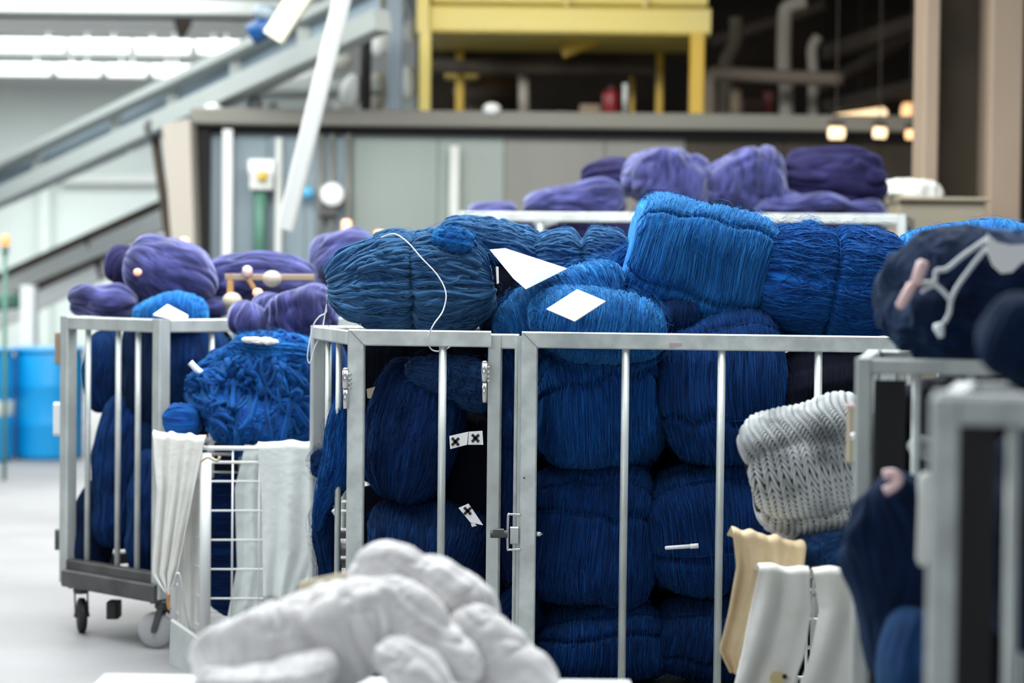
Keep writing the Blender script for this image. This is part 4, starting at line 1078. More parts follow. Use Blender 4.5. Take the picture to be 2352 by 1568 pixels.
# mesh cart
hank('yarn_bundle', 'fluffy bright blue tangle filling the top of the white mesh cart', 592, 905, 280, 240, 7.98, .3, M['royal'], 'tangle', tilt=-10, seed=101, pitch=.035, amp=.02, lump=.045, nn=2.5, warp=.05, ropes=(150, .006, .014), threads=400, fuzz=700, res=1.2, ties=(('line', 2.2, .03, .03),))
hank('yarn_bundle', 'bright blue crest over the tangle, white cotton on it', 640, 812, 210, 82, 7.98, .24, M['cyan'], 'long', tilt=-8, seed=103, pitch=.02, amp=.01, lump=.02, nn=2.3, threads=200, fuzz=300, res=.8)
hank('yarn_knot', 'small blue tuft above the ivory cloth', 420, 966, 75, 66, 7.9, .1, M['royal'], 'tangle', seed=105, pitch=.02, amp=.008, lump=.02, nn=2.2, res=.5, cat='yarn knot')
hank('yarn_bundle', 'dark blue yarn seen through the wires of the white mesh cart', 590, 1250, 330, 270, 8.0, .16, M['deep'], 'wrap', tilt=90, seed=107, pitch=.02, amp=.006, nn=4, res=.5)
mb = MB()
# cotton wad on the crest
hank('cotton_wad', 'white cotton wad on the bright blue crest in the mesh cart', 598, 785, 92, 26, 7.88, .08, M['white_yarn'], 'tangle', tilt=-4, seed=109, pitch=.02, amp=.004, lump=.01, nn=2.2, res=.35, cat='cotton wad')
pipe('white_tag', [at(437, 832, 7.9), at(450, 846, 7.9), at(462, 856, 7.9)], .012, 'string', 'small pale tag end left of the fluffy blue tangle', 'tag')

# violet, left
VG = 'violet bundles piled at left'
for i, (cx, cy, w, h, Y, dp, ti, m, md, lab) in enumerate((
        (238, 700, 175, 92, 8.85, .3, 4, 'purple', 'long', 'low violet bundle at the left end of the left trolley'),
        (290, 612, 95, 100, 9.15, .2, 60, 'purple_dark', 'long', 'dark violet bundle half hidden at the far left of the pile'),
        (395, 628, 205, 150, 8.95, .36, -24, 'purple', 'long', 'large round violet bundle, topmost at left'),
        (588, 640, 255, 128, 9.1, .36, 4, 'purple', 'long', 'broad violet bundle with a dark hollow, right of the round one'),
        (462, 712, 150, 54, 8.95, .2, 0, 'purple', 'long', 'thin violet bundle below the broad one'),
        (568, 735, 80, 95, 8.22, .18, 80, 'purple', 'long', 'narrow violet bundle, left of three above the fluffy blue tangle'),
        (628, 722, 100, 120, 8.30, .2, 70, 'purple', 'long', 'violet bundle, middle of three above the fluffy blue tangle'),
        (692, 735, 165, 120, 8.24, .22, 12, 'purple', 'wrap', 'rounded violet bundle, right of three beside the sharp trolley'),
        (798, 600, 175, 140, 9.4, .34, 20, 'purple', 'long', 'violet bundle behind the rope-folded bundle, below the peach lamp'),
        (890, 600, 130, 130, 9.45, .3, -30, 'purple_dark', 'long', 'darker violet bundle showing over the rope-folded one'))):
    hank('violet_bundle', lab, cx, cy, w, h, Y, dp, M[m], md, tilt=ti, seed=120 + i, pitch=.05, amp=-.012, lump=.016, nn=2.5, ex=.9, res=.6, warp=.03, group=VG)
# big fill bundles under the violet piles
hank('violet_bundle', 'violet bundle low in the hidden trolley, under the peach lamp one', 770, 830, 300, 290, 9.5, .42, M['purple_dark'], 'wrap', seed=131, pitch=.04, amp=.006, res=.3, nn=4, group=VG)
hank('yarn_bundle', 'dark blue fill of the left trolley under the violet bundles', 420, 900, 230, 300, 8.93, .26, M['black'], 'wrap', seed=132, pitch=.04, amp=.006, res=.3, nn=5, group=LG)
hank('yarn_bundle', 'dark blue fill behind the fluffy tangle in the mesh cart', 665, 900, 280, 220, 8.22, .2, M['deep'], 'wrap', seed=133, pitch=.04, amp=.006, res=.3, nn=4)

# violet, back right
VB = 'violet bundles in the tall back trolley'
for i, (cx, cy, w, h, Y, dp, ti, m, md, ties, lab) in enumerate((
        (1405, 412, 130, 92, 11.0, .36, 0, 'purple_dark', 'long', (), 'dark violet bundle half hidden left of the ribbed one'),
        (1318, 462, 235, 88, 10.9, .4, 4, 'purple', 'long', (), 'low broad violet bundle at the left of the tall trolley'),
        (1140, 492, 120, 50, 11.0, .3, 4, 'purple', 'long', (), 'small violet bundle at the far left behind the green post'),
        (1540, 418, 215, 130, 10.85, .4, -12, 'purple', 'wrap', (), 'ribbed pale violet bundle, left of the tied one'),
        (1712, 412, 180, 138, 10.85, .4, 0, 'purple', 'wrap', (('ring', .25, .02, .03),), 'tallest pale violet bundle pinched by a tie'),
        (1915, 412, 240, 122, 10.9, .4, -2, 'purple_dark', 'long', (), 'dark violet bundle with a paler rim, right end of the trolley'),
        (1880, 478, 290, 50, 10.8, .4, 0, 'purple', 'long', (), 'flat pale violet bundle under the dark one at right'),
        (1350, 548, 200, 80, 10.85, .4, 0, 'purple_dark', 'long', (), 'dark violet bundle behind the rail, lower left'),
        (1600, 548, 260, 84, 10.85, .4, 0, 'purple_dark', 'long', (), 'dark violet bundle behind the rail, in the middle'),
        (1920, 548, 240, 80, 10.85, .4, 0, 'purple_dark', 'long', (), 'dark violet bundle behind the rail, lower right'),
        (1150, 560, 140, 90, 11.1, .3, 0, 'purple', 'long', (), 'violet bundle below the rail beside the green post'))):
    hank('violet_bundle', lab, cx, cy, w, h, Y, dp, M[m], md, tilt=ti, ties=ties, seed=140 + i, pitch=.065, amp=-.018, lump=.018, nn=2.8, ex=.8, res=.6, warp=.035, group=VB)
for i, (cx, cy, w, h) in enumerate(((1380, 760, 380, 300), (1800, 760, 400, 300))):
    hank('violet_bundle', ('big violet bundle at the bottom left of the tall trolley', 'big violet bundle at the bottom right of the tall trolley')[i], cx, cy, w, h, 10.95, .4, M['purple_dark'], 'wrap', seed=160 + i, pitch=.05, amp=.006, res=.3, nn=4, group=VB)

# navy, right
hank('navy_bundle', 'large navy bundle with a rope loop and white card, right edge', 2215, 690, 370, 285, 4.82, .42, M['navy'], 'tangle', tilt=-8, seed=171, pitch=.05, amp=.012, lump=.035, nn=2.6, res=1.0)
hank('navy_bundle', 'slate-blue upper fold of the navy bundle at the right edge', 2290, 590, 330, 125, 4.95, .3, M['slate'], 'tangle', tilt=-3, seed=172, pitch=.04, amp=.008, lump=.02, nn=2.4, res=.7)
hank('navy_bundle', 'dark navy roll hanging at the right edge over the near rail', 2375, 790, 190, 240, 3.55, .2, M['navy'], 'long', tilt=60, seed=173, pitch=.03, amp=.006, lump=.015, nn=2.5, res=.6)
hank('navy_bundle', 'hanging blue-black bundle in front of the right trolley', 2055, 1335, 470, 225, 4.32, .2, M['navy'], 'long', tilt=100, seed=174, pitch=.05, amp=.008, lump=.03, nn=2.2, res=.8, fold=.02)
hank('navy_bundle', 'lower navy bundle beside the near trolley post', 2095, 1520, 240, 110, 4.2, .2, M['slate'], 'long', tilt=80, seed=175, pitch=.05, amp=.006, lump=.02, nn=2.4, res=.5)
for i, (cx, cy, w, h, Y, lab) in enumerate(((2210, 1010, 330, 300, 4.98, 'black-blue bundle darkening the upper right trolley'), (2210, 1380, 340, 420, 4.98, 'black-blue bundle darkening the lower right trolley'))):  # added near-black fill to darken the trolley interior
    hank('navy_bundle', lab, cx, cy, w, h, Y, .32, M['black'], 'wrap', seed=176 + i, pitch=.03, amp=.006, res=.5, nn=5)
hank('navy_bundle', 'dark navy bundle inside the nearest trolley', 2440, 1250, 520, 380, 3.45, .24, M['navy'], 'wrap', tilt=90, seed=179, pitch=.04, amp=.008, lump=.03, res=.6, nn=3)
hank('yarn_bundle', 'small faded blue bundle between the knitted sack and white cloths', 1905, 1285, 150, 135, 5.62, .16, M['slate'], 'tangle', tilt=20, seed=181, pitch=.02, amp=.008, lump=.02, nn=2.3, threads=100, fuzz=150, res=.6)

# white yarn in front
WG = 'white yarn twists in the foreground'
for i, (cx, cy, w, h, Y, dp, ti, lab) in enumerate((
        (712, 1462, 560, 190, 4.20, .2, 17, 'longest white yarn twist, lying lower left to upper right'),
        (590, 1555, 360, 110, 4.05, .14, 12, 'white yarn twist under the longest one at the bottom left'),
        (900, 1340, 235, 165, 4.38, .2, -30, 'white yarn peak, topmost of the foreground pile'),
        (1035, 1388, 260, 130, 4.40, .16, -40, 'white yarn twist right of the peak'),
        (985, 1452, 330, 125, 4.20, .16, -42, 'white yarn twist sloping down between peak and table'),
        (1150, 1515, 270, 140, 4.30, .16, -50, 'rightmost white yarn twist of the pile'),
        (1000, 1590, 330, 110, 4.05, .14, -40, 'lowest white yarn twist at the bottom edge'))):
    hank('white_yarn_twist', lab, cx, cy, w, h, Y, dp, M['white_yarn'], 'wrap', tilt=ti, seed=190 + i, pitch=.055, amp=-.008, lump=.012, nn=2.5, ex=.95, res=.8, warp=.03, group=WG, ties=(('ring', -.35 if i % 2 else .1, .006, .02),))

# worktable under the white yarn
ZW = at(1176, 1556, 4.5).z
tb = thing('worktable', 'white-topped worktable under the white yarn at the bottom edge', 'table', (-.25, 4.2, 0))
mb = MB(); xa, xb = gx(245, 4.5, ZW), gx(1445, 4.5, ZW)
o = MB(); o.box(((xa + xb) / 2, 4.12, ZW - .02), (xb - xa, .76, .04), .014); o.build('table_top', M['white'], tb, origin=((xa + xb) / 2, 4.12, ZW))
for x in (xa + .08, xb - .08):
    for y in (3.82, 4.42):
        o = MB(); o.cyl((x, y, 0), (x, y, ZW - .035), .02, 12); o.build('leg', M['metal'], tb, True, origin=(x, y, 0))
mb = MB(); mb.beam(at(690, 1352, 4.52), at(832, 1322, 4.52), .02, .032, .003)
tag(mb.build('tan_board', M['card_tan'], origin=at(760, 1338, 4.52)), 'tan strip of board lying behind the white yarn twist', 'board')


# ================================================================== KNITTED SACK
def knit_sack():
    Y = 5.72; k = Y / FPX
    H = Hank(315 * k, .30, 300 * k, 'tangle', (('line', 2.75, .018, .02), ('line', 3.75, .02, .018)), 201, .08, .003, .012, .66, 3.4, 0, 0, .012)
    root = thing('knitted_sack', 'grey and white chunky knitted sack bulging beside the right trolley', 'sack', at(1868, 1078, Y))
    # inner body
    t = np.linspace(-.985, .985, 70); P = np.linspace(0, 2 * PI, 91)
    SS, PP = np.meshgrid(t, P, indexing='ij')
    x, y, z = H.pos(SS, PP, -.004)
    mb = MB()
    vs = np.stack([x, y, z], -1).reshape(-1, 3)
    f = [(i * 91 + j, (i + 1) * 91 + j, (i + 1) * 91 + j + 1, i * 91 + j + 1) for i in range(69) for j in range(90)]
    f += [tuple(range(90))[::-1], tuple(69 * 91 + j for j in range(90))]
    mb.add(vs, f)
    b = mb.build('lining', M['knit_dark'], None, True); b.parent = root
    # chevron stitches: two leaning strokes per stitch, rows wander diagonally
    mb = MB()
    nr, ncol = 22, 86
    for r in range(nr):
        s0 = -.96 + 1.92 * (r + .5) / nr
        lean = 1 if r % 2 else -1
        p = np.arange(ncol) * 2 * PI / ncol
        tt = np.linspace(-1, 1, 6)[None, :]
        warp = .09 * np.sin(p * 2 + 1.0)[:, None] + .04 * np.sin(p * 5)[:, None]
        Pp = p[:, None] + lean * .075 * tt
        Sp = s0 + warp * (1 - s0 * s0) + .98 / nr * tt
        X, Yy, Z = H.pos(np.clip(Sp, -.985, .985), Pp, .0005 + .004 * (1 - tt ** 2))
        for c in np.stack([X, Yy, Z], -1):
            if np.abs(c[-1] - c[0]).sum() < .004: continue
            mb.tube([Vector(q) for q in c], [.0018, .0040, .0048, .0048, .0040, .0018], 6, cap=False)
    o = mb.build('knit_stitches', M['knit'], None, True); o.parent = root
    root.rotation_euler = (0, -math.radians(14), math.radians(-6))
knit_sack()

# ================================================================== CLOTHS
def cloth(name, label, left, right, Y, m, folds=5, amp=.012, seed=1, over=.10, n=40, nv=40, dY=0.0, cat='cloth', wav=0.0, parent=None):
    """cloth hung over a rail: its edges run down the left and right pixel polylines; the top lies back over the rail"""
    def samp(P, k):
        d = [0]
        for a, b in zip(P, P[1:]): d.append(d[-1] + math.dist(a, b))
        t = k * d[-1]
        for i in range(len(P) - 1):
            if t <= d[i + 1] + 1e-9:
                f = (t - d[i]) / max(d[i + 1] - d[i], 1e-9)
                return (P[i][0] + (P[i + 1][0] - P[i][0]) * f, P[i][1] + (P[i + 1][1] - P[i][1]) * f)
        return P[-1]
    rng = random.Random(seed); ph = [rng.uniform(0, 6) for _ in range(4)]
    rows = []
    for j in range(-8, nv + 1):
        v = max(j, 0) / nv
        row = []
        for i in range(n + 1):
            u = i / n
            a, b = samp(left, v), samp(right, v)
            px, py = a[0] + (b[0] - a[0]) * u, a[1] + (b[1] - a[1]) * u
            py += wav * math.sin(u * 7 + ph[3]) * v
            w = math.sin(u * folds * 2 * PI + ph[0] + 1.2 * math.sin(v * 2 + ph[1])) + .5 * math.sin(u * folds * 3.7 * PI + ph[2] + v * 2.3)
            p = at(px, py, Y + dY * v)
            p.y += -amp * w * (.35 + .65 * min(v * 3, 1)) - amp
            p.z += .004 * w * (1 - v)
            if j < 0:
                g = -j / 8
                p.y += over * g
                p.z += .012 * math.sin(min(g * 2.2, 1) * PI) - .05 * max(0, g - .5)
            row.append(p)
        rows.append(row)
    mb = MB()
    vs = [p for r in rows for p in r]; R = len(rows)
    mb.add(vs, [(r * (n + 1) + i, (r + 1) * (n + 1) + i, (r + 1) * (n + 1) + i + 1, r * (n + 1) + i + 1) for r in range(R - 1) for i in range(n)])
    o = mb.build(name, M[m], parent, True, origin=at(left[0][0], left[0][1], Y))
    s = o.modifiers.new('thickness', 'SOLIDIFY'); s.thickness = .003; s.offset = 0
    if parent is None: tag(o, label, cat)
    return o

YC = 7.66
cloth('draped_cloth', 'ivory cloth draped over the left corner of the white mesh cart', [(352, 998), (362, 1120), (352, 1320), (385, 1362)], [(472, 1008), (450, 1110), (412, 1300), (388, 1365)], 7.74, 'cloth_warm', 3, .014, 3, over=.12)
cloth('draped_cloth', 'white cloth inside the mesh cart, seen through its wires', [(562, 1028), (540, 1120), (545, 1300), (520, 1430)], [(640, 1028), (640, 1150), (650, 1300), (640, 1430)], 7.80, 'cloth', 2, .008, 5, over=.05)
cloth('draped_cloth', 'creased white cloth hanging from the mesh cart rim beside the sharp trolley', [(592, 1022), (602, 1150), (604, 1260), (606, 1372)], [(735, 1020), (735, 1160), (735, 1270), (690, 1380)], 7.70, 'cloth', 1.6, .014, 7, over=.12)
cloth('draped_cloth', 'cream lining cloth showing through the side wires of the mesh cart', [(412, 1150), (410, 1300), (412, 1440)], [(466, 1060), (466, 1250), (466, 1455)], 7.86, 'cloth_warm', 2, .006, 9, over=.02)
mb = MB(); mb.tube(smooth_pts([at(462, 1058, 7.66), at(478, 1050, 7.66), at(498, 1058, 7.66), at(505, 1048, 7.66)], 5), .006, 8)
tag(mb.build('tan_string', M['card_tan'], None, True, origin=at(462, 1058, 7.66)), 'tan string tied to the top corner of the white mesh cart', 'string')
mb = MB(); mb.tube(smooth_pts([at(388, 1362, 7.6), at(386, 1385, 7.6), at(390, 1400, 7.6)], 4), .007, 8)
tag(mb.build('orange_twine', M['wood'], None, True, origin=at(388, 1362, 7.6)), 'short orange-brown cord end under the ivory cloth tip', 'cord')
pipe('wire_loop', [at(400, 1345, 7.62), at(404, 1320, 7.62), at(414, 1325, 7.62), at(425, 1400, 7.62), at(445, 1462, 7.62), at(470, 1470, 7.62)], .005, 'metal', 'bent grey wire hoop beside the cart post', 'wire')
cart_pl = MB(); a, b, c, d = at(392, 1425, 7.5), at(470, 1480, 7.5), at(520, 1600, 7.5), at(388, 1520, 7.5)
bk = Vector((0, .05, 0)); cart_pl.add([a, b, c, d, a + bk, b + bk, c + bk, d + bk], [(3, 2, 1, 0), (4, 5, 6, 7), (0, 1, 5, 4), (2, 3, 7, 6), (1, 2, 6, 5), (3, 0, 4, 7)])
o = cart_pl.build('corner_plate', M['metal'], None, origin=a); o.parent = mc; o.location = a - Vector(mc.location)

cloth('draped_cloth', 'beige canvas cloth with frayed edge under the knitted sack', [(1682, 1222), (1690, 1300), (1672, 1400), (1650, 1490), (1675, 1540)], [(1850, 1258), (1840, 1340), (1800, 1440), (1770, 1540), (1760, 1580)], 5.50, 'cloth_beige', 3, .010, 11, over=.14, cat='cloth')
cloth('draped_cloth', 'white cotton cloth hanging over the cart rim, left of the pair', [(1742, 1306), (1722, 1400), (1702, 1500), (1672, 1620)], [(1858, 1314), (1862, 1400), (1845, 1500), (1800, 1620)], 5.40, 'cloth_warm', 1.1, .014, 13, over=.12)
cloth('draped_cloth', 'white cotton cloth hanging over the cart rim, right of the pair', [(1868, 1314), (1880, 1400), (1860, 1500), (1815, 1620)], [(1990, 1320), (2000, 1400), (2000, 1500), (1990, 1620)], 5.36, 'cloth_warm', .9, .012, 15, over=.12)
mb = MB(); p = at(1785, 1558, 5.36)
for q, r in ((p, .022), (p + Vector((.02, -.001, .006)), .007)):
    mb = MB(); mb.lathe([(r, 0), (r * .9, .0015)], q, (0, -1, 0), 14)
    o = mb.build('ochre_stain' if r > .01 else 'burn_mark', M['stain'] if r > .01 else M['ink'], None, origin=q)
    o.parent = [x for x in bpy.data.objects if x.get('label', '').startswith('white cotton cloth hanging over the cart rim, left')][0]
    o.location = q - world_loc(o.parent)

# ================================================================== CARDS, TAGS, STRINGS
def sheet(name, label, P, m, cat, th=.0012, parent=None):
    P = [Vector(p) for p in P]
    n = (P[1] - P[0]).cross(P[2] - P[0]).normalized() * th
    mb = MB(); k = len(P)
    mb.add([*P, *[p - n for p in P]], [tuple(range(k)), tuple(range(2 * k - 1, k - 1, -1))] + [(i, k + i, k + (i + 1) % k, (i + 1) % k) for i in range(k)])
    o = mb.build(name, M[m], parent, origin=P[0])
    if parent is None: tag(o, label, cat)
    return o
fc = thing('folded_card', 'large folded white card standing among the blue bundles', 'card', at(1210, 660, 6.85))
A, B, C_, D, E = at(1125, 572, 7.05), at(1212, 572, 6.95), at(1302, 617, 6.85), at(1228, 635, 6.82), at(1208, 664, 6.72)
sheet('card_flap', None, [at(1125, 573, 6.86), at(1160, 570, 6.98), at(1302, 616, 6.82), at(1228, 628, 6.72)][::-1], 'card', None, parent=fc)
sheet('card_face', None, [at(1126, 574, 6.85), at(1228, 629, 6.70), at(1208, 664, 6.66), at(1180, 640, 6.70)][::-1], 'card', None, parent=fc)
sheet('card_side', None, [at(1228, 629, 6.70), at(1302, 617, 6.80), at(1218, 660, 6.70), at(1208, 664, 6.66)][::-1], 'card', None, parent=fc)
SQ = [at(1255, 709, 6.54), at(1320, 737, 6.47), at(1391, 691, 6.53)]
sheet('square_card', 'plain white square card lying on the bright cyan bundle', [SQ[0], SQ[1], SQ[2], SQ[0] + SQ[2] - SQ[1]], 'card', 'card', .004)
sheet('small_tag', 'narrow pale tag edge between the rope-folded bundle and folded card', [at(1139, 612, 6.76), at(1145, 612, 6.76), at(1146, 650, 6.76), at(1141, 652, 6.76)][::-1], 'card', 'tag')
sheet('white_card', 'white card lying on the bright blue bundle on the left trolley rail', [at(352, 722, 8.34), at(428, 738, 8.28), at(432, 724, 8.45), at(385, 699, 8.5)], 'card', 'card', .004)


def xmark(cx, cy, Y, w, h, th, parent):
    c = at(cx, cy, Y)
    mb = MB(); k = Y / FPX
    for s in (-1, 1):
        mb.beam(c + Vector((-w * k / 2, -.0016, s * h * k / 2)), c + Vector((w * k / 2, -.0016, -s * h * k / 2)), .0008, th * k, 0)
    o = mb.build('cross_mark', M['ink'], parent, origin=c)
    return o
Yt = 6.62
t = thing('cross_marked_tag', 'pair of white tags with two black crosses behind the narrow gate', 'tag', at(1070, 1010, Yt), 'cross marked tags')
o = sheet('tag_half', None, [at(1032, 1001, Yt), at(1034, 1031, Yt), at(1073, 1021, Yt), at(1076, 991, Yt)], 'card', None, parent=t); xmark(1046, 1014, Yt, 16, 17, 6.2, o)
o = sheet('tag_half', None, [at(1077, 991, Yt), at(1075, 1021, Yt), at(1110, 1021, Yt), at(1108, 989, Yt)], 'card', None, parent=t); xmark(1092, 1006, Yt, 16, 17, 6.2, o)
o = sheet('cross_marked_tag', 'single tilted white tag with one black cross, below the pair', [at(1053, 1166, Yt), at(1080, 1199, Yt), at(1110, 1206, Yt), at(1076, 1156, Yt)], 'card', 'tag'); o['group'] = 'cross marked tags'
xmark(1074, 1173, Yt, 16, 16, 6.2, o)
sheet('torn_scrap', 'tiny torn paper scrap just below the tilted cross tag', [at(1081, 1201, Yt), at(1084, 1210, Yt), at(1095, 1207, Yt), at(1090, 1201, Yt)], 'cloth_warm', 'scrap')
o = sheet('brown_ticket', 'small cream ticket with a brown patch inside the narrow gate', [at(842, 893, 6.8), at(844, 914, 6.8), at(852, 915, 6.8), at(862, 888, 6.8)], 'card_tan', 'ticket')
# pen
mb = MB(); p, q = at(1527, 1258, 6.66), at(1604, 1253, 6.66)
t = thing('white_pen', 'white pen-like stick resting against the dark bundle by the gate bars', 'pen', p)
mb.tube([p, p.lerp(q, .04), p.lerp(q, .75)], [.004, .0065, .007], 12); mb.build('barrel', M['white'], t, True, origin=p)
mb = MB(); mb.tube([p.lerp(q, .75), p.lerp(q, .76), q], [.007, .0085, .0085], 12); mb.build('cap', M['white'], t, True, origin=q)


def line(name, label, P, r, m='string', cat='string', n=8):
    pts = smooth_pts([at(*p) for p in P], n)
    mb = MB(); mb.tube(pts, r, 8)
    return tag(mb.build(name, M[m], None, True, origin=pts[0]), label, cat)
line('white_string', 'long white string curving over the rope-folded blue bundle', [(876, 545, 6.78), (905, 537, 6.72), (935, 555, 6.68), (968, 592, 6.66), (1005, 632, 6.65), (1024, 672, 6.64), (1018, 712, 6.63), (998, 742, 6.60), (988, 762, 6.60), (983, 785, 6.64),
     (992, 803, 6.66), (1012, 806, 6.66), (1034, 796, 6.66), (1042, 785, 6.68)], .0023)
line('white_string', 'white string loop hanging over the left corner post', [(752, 676, 7.05), (750, 715, 7.1), (732, 728, 7.25), (718, 752, 7.29), (707, 810, 7.29), (708, 830, 7.29), (714, 831, 7.29), (722, 800, 7.29), (738, 765, 7.28), (744, 735, 7.2), (750, 700, 7.08)], .0023)
line('dark_string', 'thin dark string hanging down by the left corner post', [(758, 668, 7.0), (752, 690, 7.02), (754, 740, 7.1), (757, 800, 7.15), (758, 880, 7.2)], .0014, 'ink')
line('white_string', 'tiny white string end on the knotted tuft', [(1062, 568, 6.76), (1076, 566, 6.75), (1080, 552, 6.75), (1074, 545, 6.76)], .0017)
# loose threads hanging between the bundles
for P, lab in (([(1355, 998, 6.68), (1354, 1020, 6.68), (1357, 1060, 6.68)], 'single blue thread hanging below the top left bundle'), ([(1338, 1308, 6.68), (1342, 1325, 6.68), (1344, 1360, 6.68)], 'single blue thread above the lowest left bundle'),
               ([(1306, 880, 6.68), (1303, 905, 6.68), (1308, 940, 6.68)], 'single blue thread on the front of the top left bundle')):
    line('loose_thread', lab, P, .0013, 'royal', 'thread')
    bpy.data.objects[-1] if False else None

# rope, toggle and card on the navy bundle
YB = 4.56
rp = thing('rope_loop', 'pale rope loop tied over the large navy bundle', 'rope', at(2160, 640, YB))
def rope(P, r=.0058):
    mb = MB(); pts = smooth_pts([at(a, b, YB) for a, b in P], 8); mb.tube(pts, r, 10); mb.build('rope_strand', M['rope'], rp, True, origin=pts[0])
rope([(2268, 548), (2215, 585), (2175, 617), (2152, 622), (2148, 640), (2146, 655)])
rope([(2266, 568), (2230, 615), (2198, 660), (2185, 690), (2180, 720), (2168, 742)])
rope([(2112, 652), (2140, 650), (2165, 668), (2184, 690)])
rope([(2116, 672), (2128, 664), (2146, 655)], .004)
mb = MB(); a, b = at(2154, 742, YB), at(2162, 775, YB); mb.tube([a, a.lerp(b, .3), b], [.010, .0135, .007], 12); part(mb.build('rope_end', M['string'], rp, True, origin=a), 'frayed white rope end')
pg = thing('pink_peg', 'pale pink peg clipped at the rope over the navy bundle', 'peg', at(2095, 655, YB))
for (a, b, r) in (((2122, 598), (2102, 655), .0145), ((2098, 650), (2064, 708), .0125)):
    p, q = at(*a, YB - .02), at(*b, YB - .02)
    mb = MB(); mb.tube([p, p.lerp(q, .1), p.lerp(q, .9), q], [r * .6, r, r * .9, r * .5], 12); mb.build('peg_arm', M['pink'], pg, True, origin=p)
def blob_card(name, label, P, Y, m, cat, dy=.0):
    return sheet(name, label, [at(a, b, Y + dy * i) for i, (a, b) in enumerate(P)][::-1], m, cat, .004)
blob_card('white_card', 'bright white curved card on the navy bundle at the right edge', [(2268, 535), (2290, 556), (2320, 562), (2380, 560), (2375, 590), (2345, 605), (2325, 625), (2300, 628), (2280, 610), (2268, 580)], 4.54, 'card', 'card')

# small things at the right trolley
t = thing('wooden_scraper', 'tan wooden handle with a pink cap beside the knitted sack', 'handle', at(1962, 1000, 4.95))
mb = MB(); mb.beam(at(1955, 1060, 4.95), at(1958, 935, 4.95), .025, .022, .006, up=Vector((0, 1, 0))); mb.build('shaft', M['card_tan'], t, origin=at(1955, 1060, 4.95))
mb = MB(); mb.box(at(1958, 932, 4.95), (.034, .02, .012), .004); mb.build('cap', M['pink'], t, origin=at(1958, 932, 4.95))
mb = MB(); p = at(1962, 1003, 4.93); mb.lathe([(.012, 0), (.011, -.008), (.004, -.012)], p, (0, 1, 0), 14); mb.build('screw', M['chrome'], t, True, origin=p)
YH = 4.18
line('pink_clip', 'small pink clip on top of the hanging blue-black bundle', [(2030, 1090, YH), (2052, 1088, YH), (2064, 1102, YH), (2052, 1118, YH), (2032, 1128, YH)], .0105, 'pink', 'clip')
t = thing('white_scraper', 'blurred off-white handled tool beside the near post', 'tool', at(2125, 1190, 3.8))
mb = MB(); p, q = at(2128, 1085, 3.8), at(2118, 1300, 3.8)
mb.tube([p, p.lerp(q, .08), p.lerp(q, .3), p.lerp(q, .92), q], [.008, .017, .0135, .0125, .006], 14); mb.build('handle', M['offwhite'], t, True, origin=p)
mb = MB(); mb.beam(at(2142, 1130, 3.82), at(2140, 1290, 3.82), .012, .018, .004, up=Vector((0, 1, 0))); mb.build('tan_edge', M['card_tan'], t, origin=at(2142, 1130, 3.82))
hank('yarn_knot', 'pale blue-grey speckled tuft behind the off-white tool', 2128, 1030, 40, 70, 4.75, .04, M['knit'], 'tangle', tilt=80, seed=210, pitch=.008, amp=.004, lump=.012, nn=2.2, res=.5, cat='yarn knot')
t = thing('white_ledge', 'pale blurred block at the foot of the hanging bundle', 'block', at(2080, 1560, 4.2))
mb = MB(); mb.box(at(2085, 1566, 4.15), (.07, .05, .03), .01); mb.build('block_body', M['offwhite'], t, origin=at(2085, 1566, 4.15))

# wooden frame with labels among the violet bundles
YW = 8.74
wf = thing('yarn_swift', 'small varnished wooden frame with a pinkish bar among the violet bundles', 'wooden frame', at(528, 715, YW))
mb = MB(); mb.beam(at(529, 730, YW), at(529, 628, YW), .028, .028, .004, up=Vector((0, 1, 0))); mb.build('upright', M['wood'], wf, origin=at(529, 715, YW))
mb = MB(); mb.beam(at(518, 636, YW), at(722, 637, YW), .03, .028, .004); part(mb.build('cross_bar', M['column'], wf, origin=at(520, 636, YW)), 'pinkish cross bar')
mb = MB(); mb.beam(at(570, 640, YW - .01), at(590, 672, YW - .01), .02, .02, .004); mb.build('brace', M['wood'], wf, origin=at(570, 640, YW))
mb = MB(); p = at(568, 625, YW - .02); mb.lathe([(.012, -.02), (.022, 0), (.02, .02), (.006, .028)], p, sides=16); part(mb.build('knob', M['pink'], wf, True, origin=p), 'pinkish knob')
def ball(px, py, Y, r, m, name, label, cat):
    p = at(px, py, Y); mb = MB(); mb.lathe([(r * math.sin(a), -r * .85 * math.cos(a)) for a in np.linspace(.15, PI - .15, 12)], p, sides=20)
    return tag(mb.build(name, M[m], None, True, origin=p), label, cat)
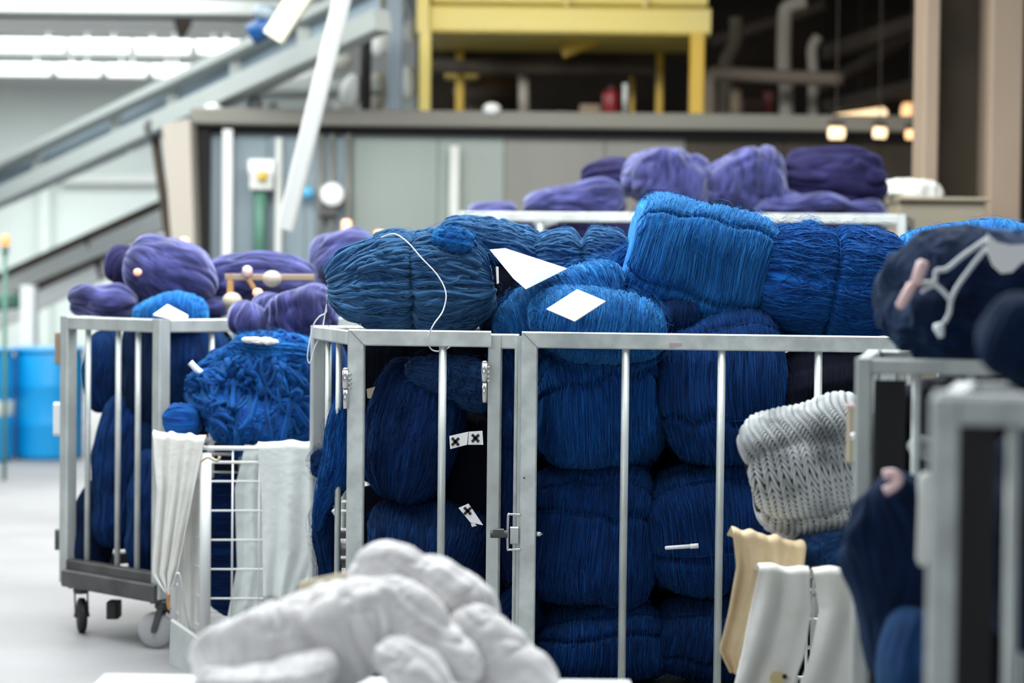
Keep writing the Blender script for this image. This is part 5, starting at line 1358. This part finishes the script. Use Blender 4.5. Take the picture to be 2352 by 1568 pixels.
ball(533, 690, YW - .06, .042, 'card_tan', 'tan_ball', 'tan rounded bobbin leaning on the wooden frame upright', 'bobbin')
ball(625, 640, YW - .05, .042, 'pipe', 'white_bobbin', 'off-white bobbin in front of the pinkish cross bar', 'bobbin')
ball(592, 672, YW - .12, .022, 'peach_glow', 'orange_tag', 'small peach glowing dot under the off-white bobbin', 'signal lamp')
ball(316, 625, 8.72, .018, 'peach_glow', 'orange_tag', 'small peach dot at the left side of the large round violet bundle', 'signal lamp')

# ================================================================== LIGHT
def area(name, loc, size, energy, col, rot=(0, 0, 0), spread=180):
    l = bpy.data.lights.new(name, 'AREA'); l.shape = 'RECTANGLE'; l.size, l.size_y = size; l.energy = energy; l.color = col
    l.spread = math.radians(spread)
    o = bpy.data.objects.new(name, l); C.objects.link(o); o.location = loc; o.rotation_euler = [math.radians(a) for a in rot]
    return o
area('rooflight_carts', (-.2, 7.6, 4.5), (6, 4.6), 520, (.95, .99, 1))
area('fill_left', (-5.5, 14, 4.3), (6, 6), 420, (.95, 1, 1))  # unseen lamp added to light the left hall
area('fill_far_left', (-5.5, 24, 4.3), (7, 7), 780, (.95, 1, .99))  # unseen lamp added for the far white wall
area('fill_plant', (-.6, 11.6, 4.55), (4, 1.4), 230, (1, .98, .92), (28, 0, 0))  # unseen lamp added and tilted to brighten the yellow platform
area('fill_behind', (-4.5, -2.0, 3.6), (6, 3), 150, (.93, .98, 1), (58, 0, -28))  # unseen lamp added behind the camera for frontal light
w = bpy.data.worlds.new('World'); bpy.context.scene.world = w; w.use_nodes = True
w.node_tree.nodes['Background'].inputs[0].default_value = (.80, .9, 1, 1)
w.node_tree.nodes['Background'].inputs[1].default_value = .16

sc = bpy.context.scene
sc.view_settings.view_transform = 'Standard'
sc.view_settings.look = 'None'
sc.view_settings.gamma = 1
sc.view_settings.use_curve_mapping = False
sc.view_settings.exposure = 0.55
sc.cycles.max_bounces = 6
sc.cycles.diffuse_bounces = 4
sc.cycles.use_denoising = True
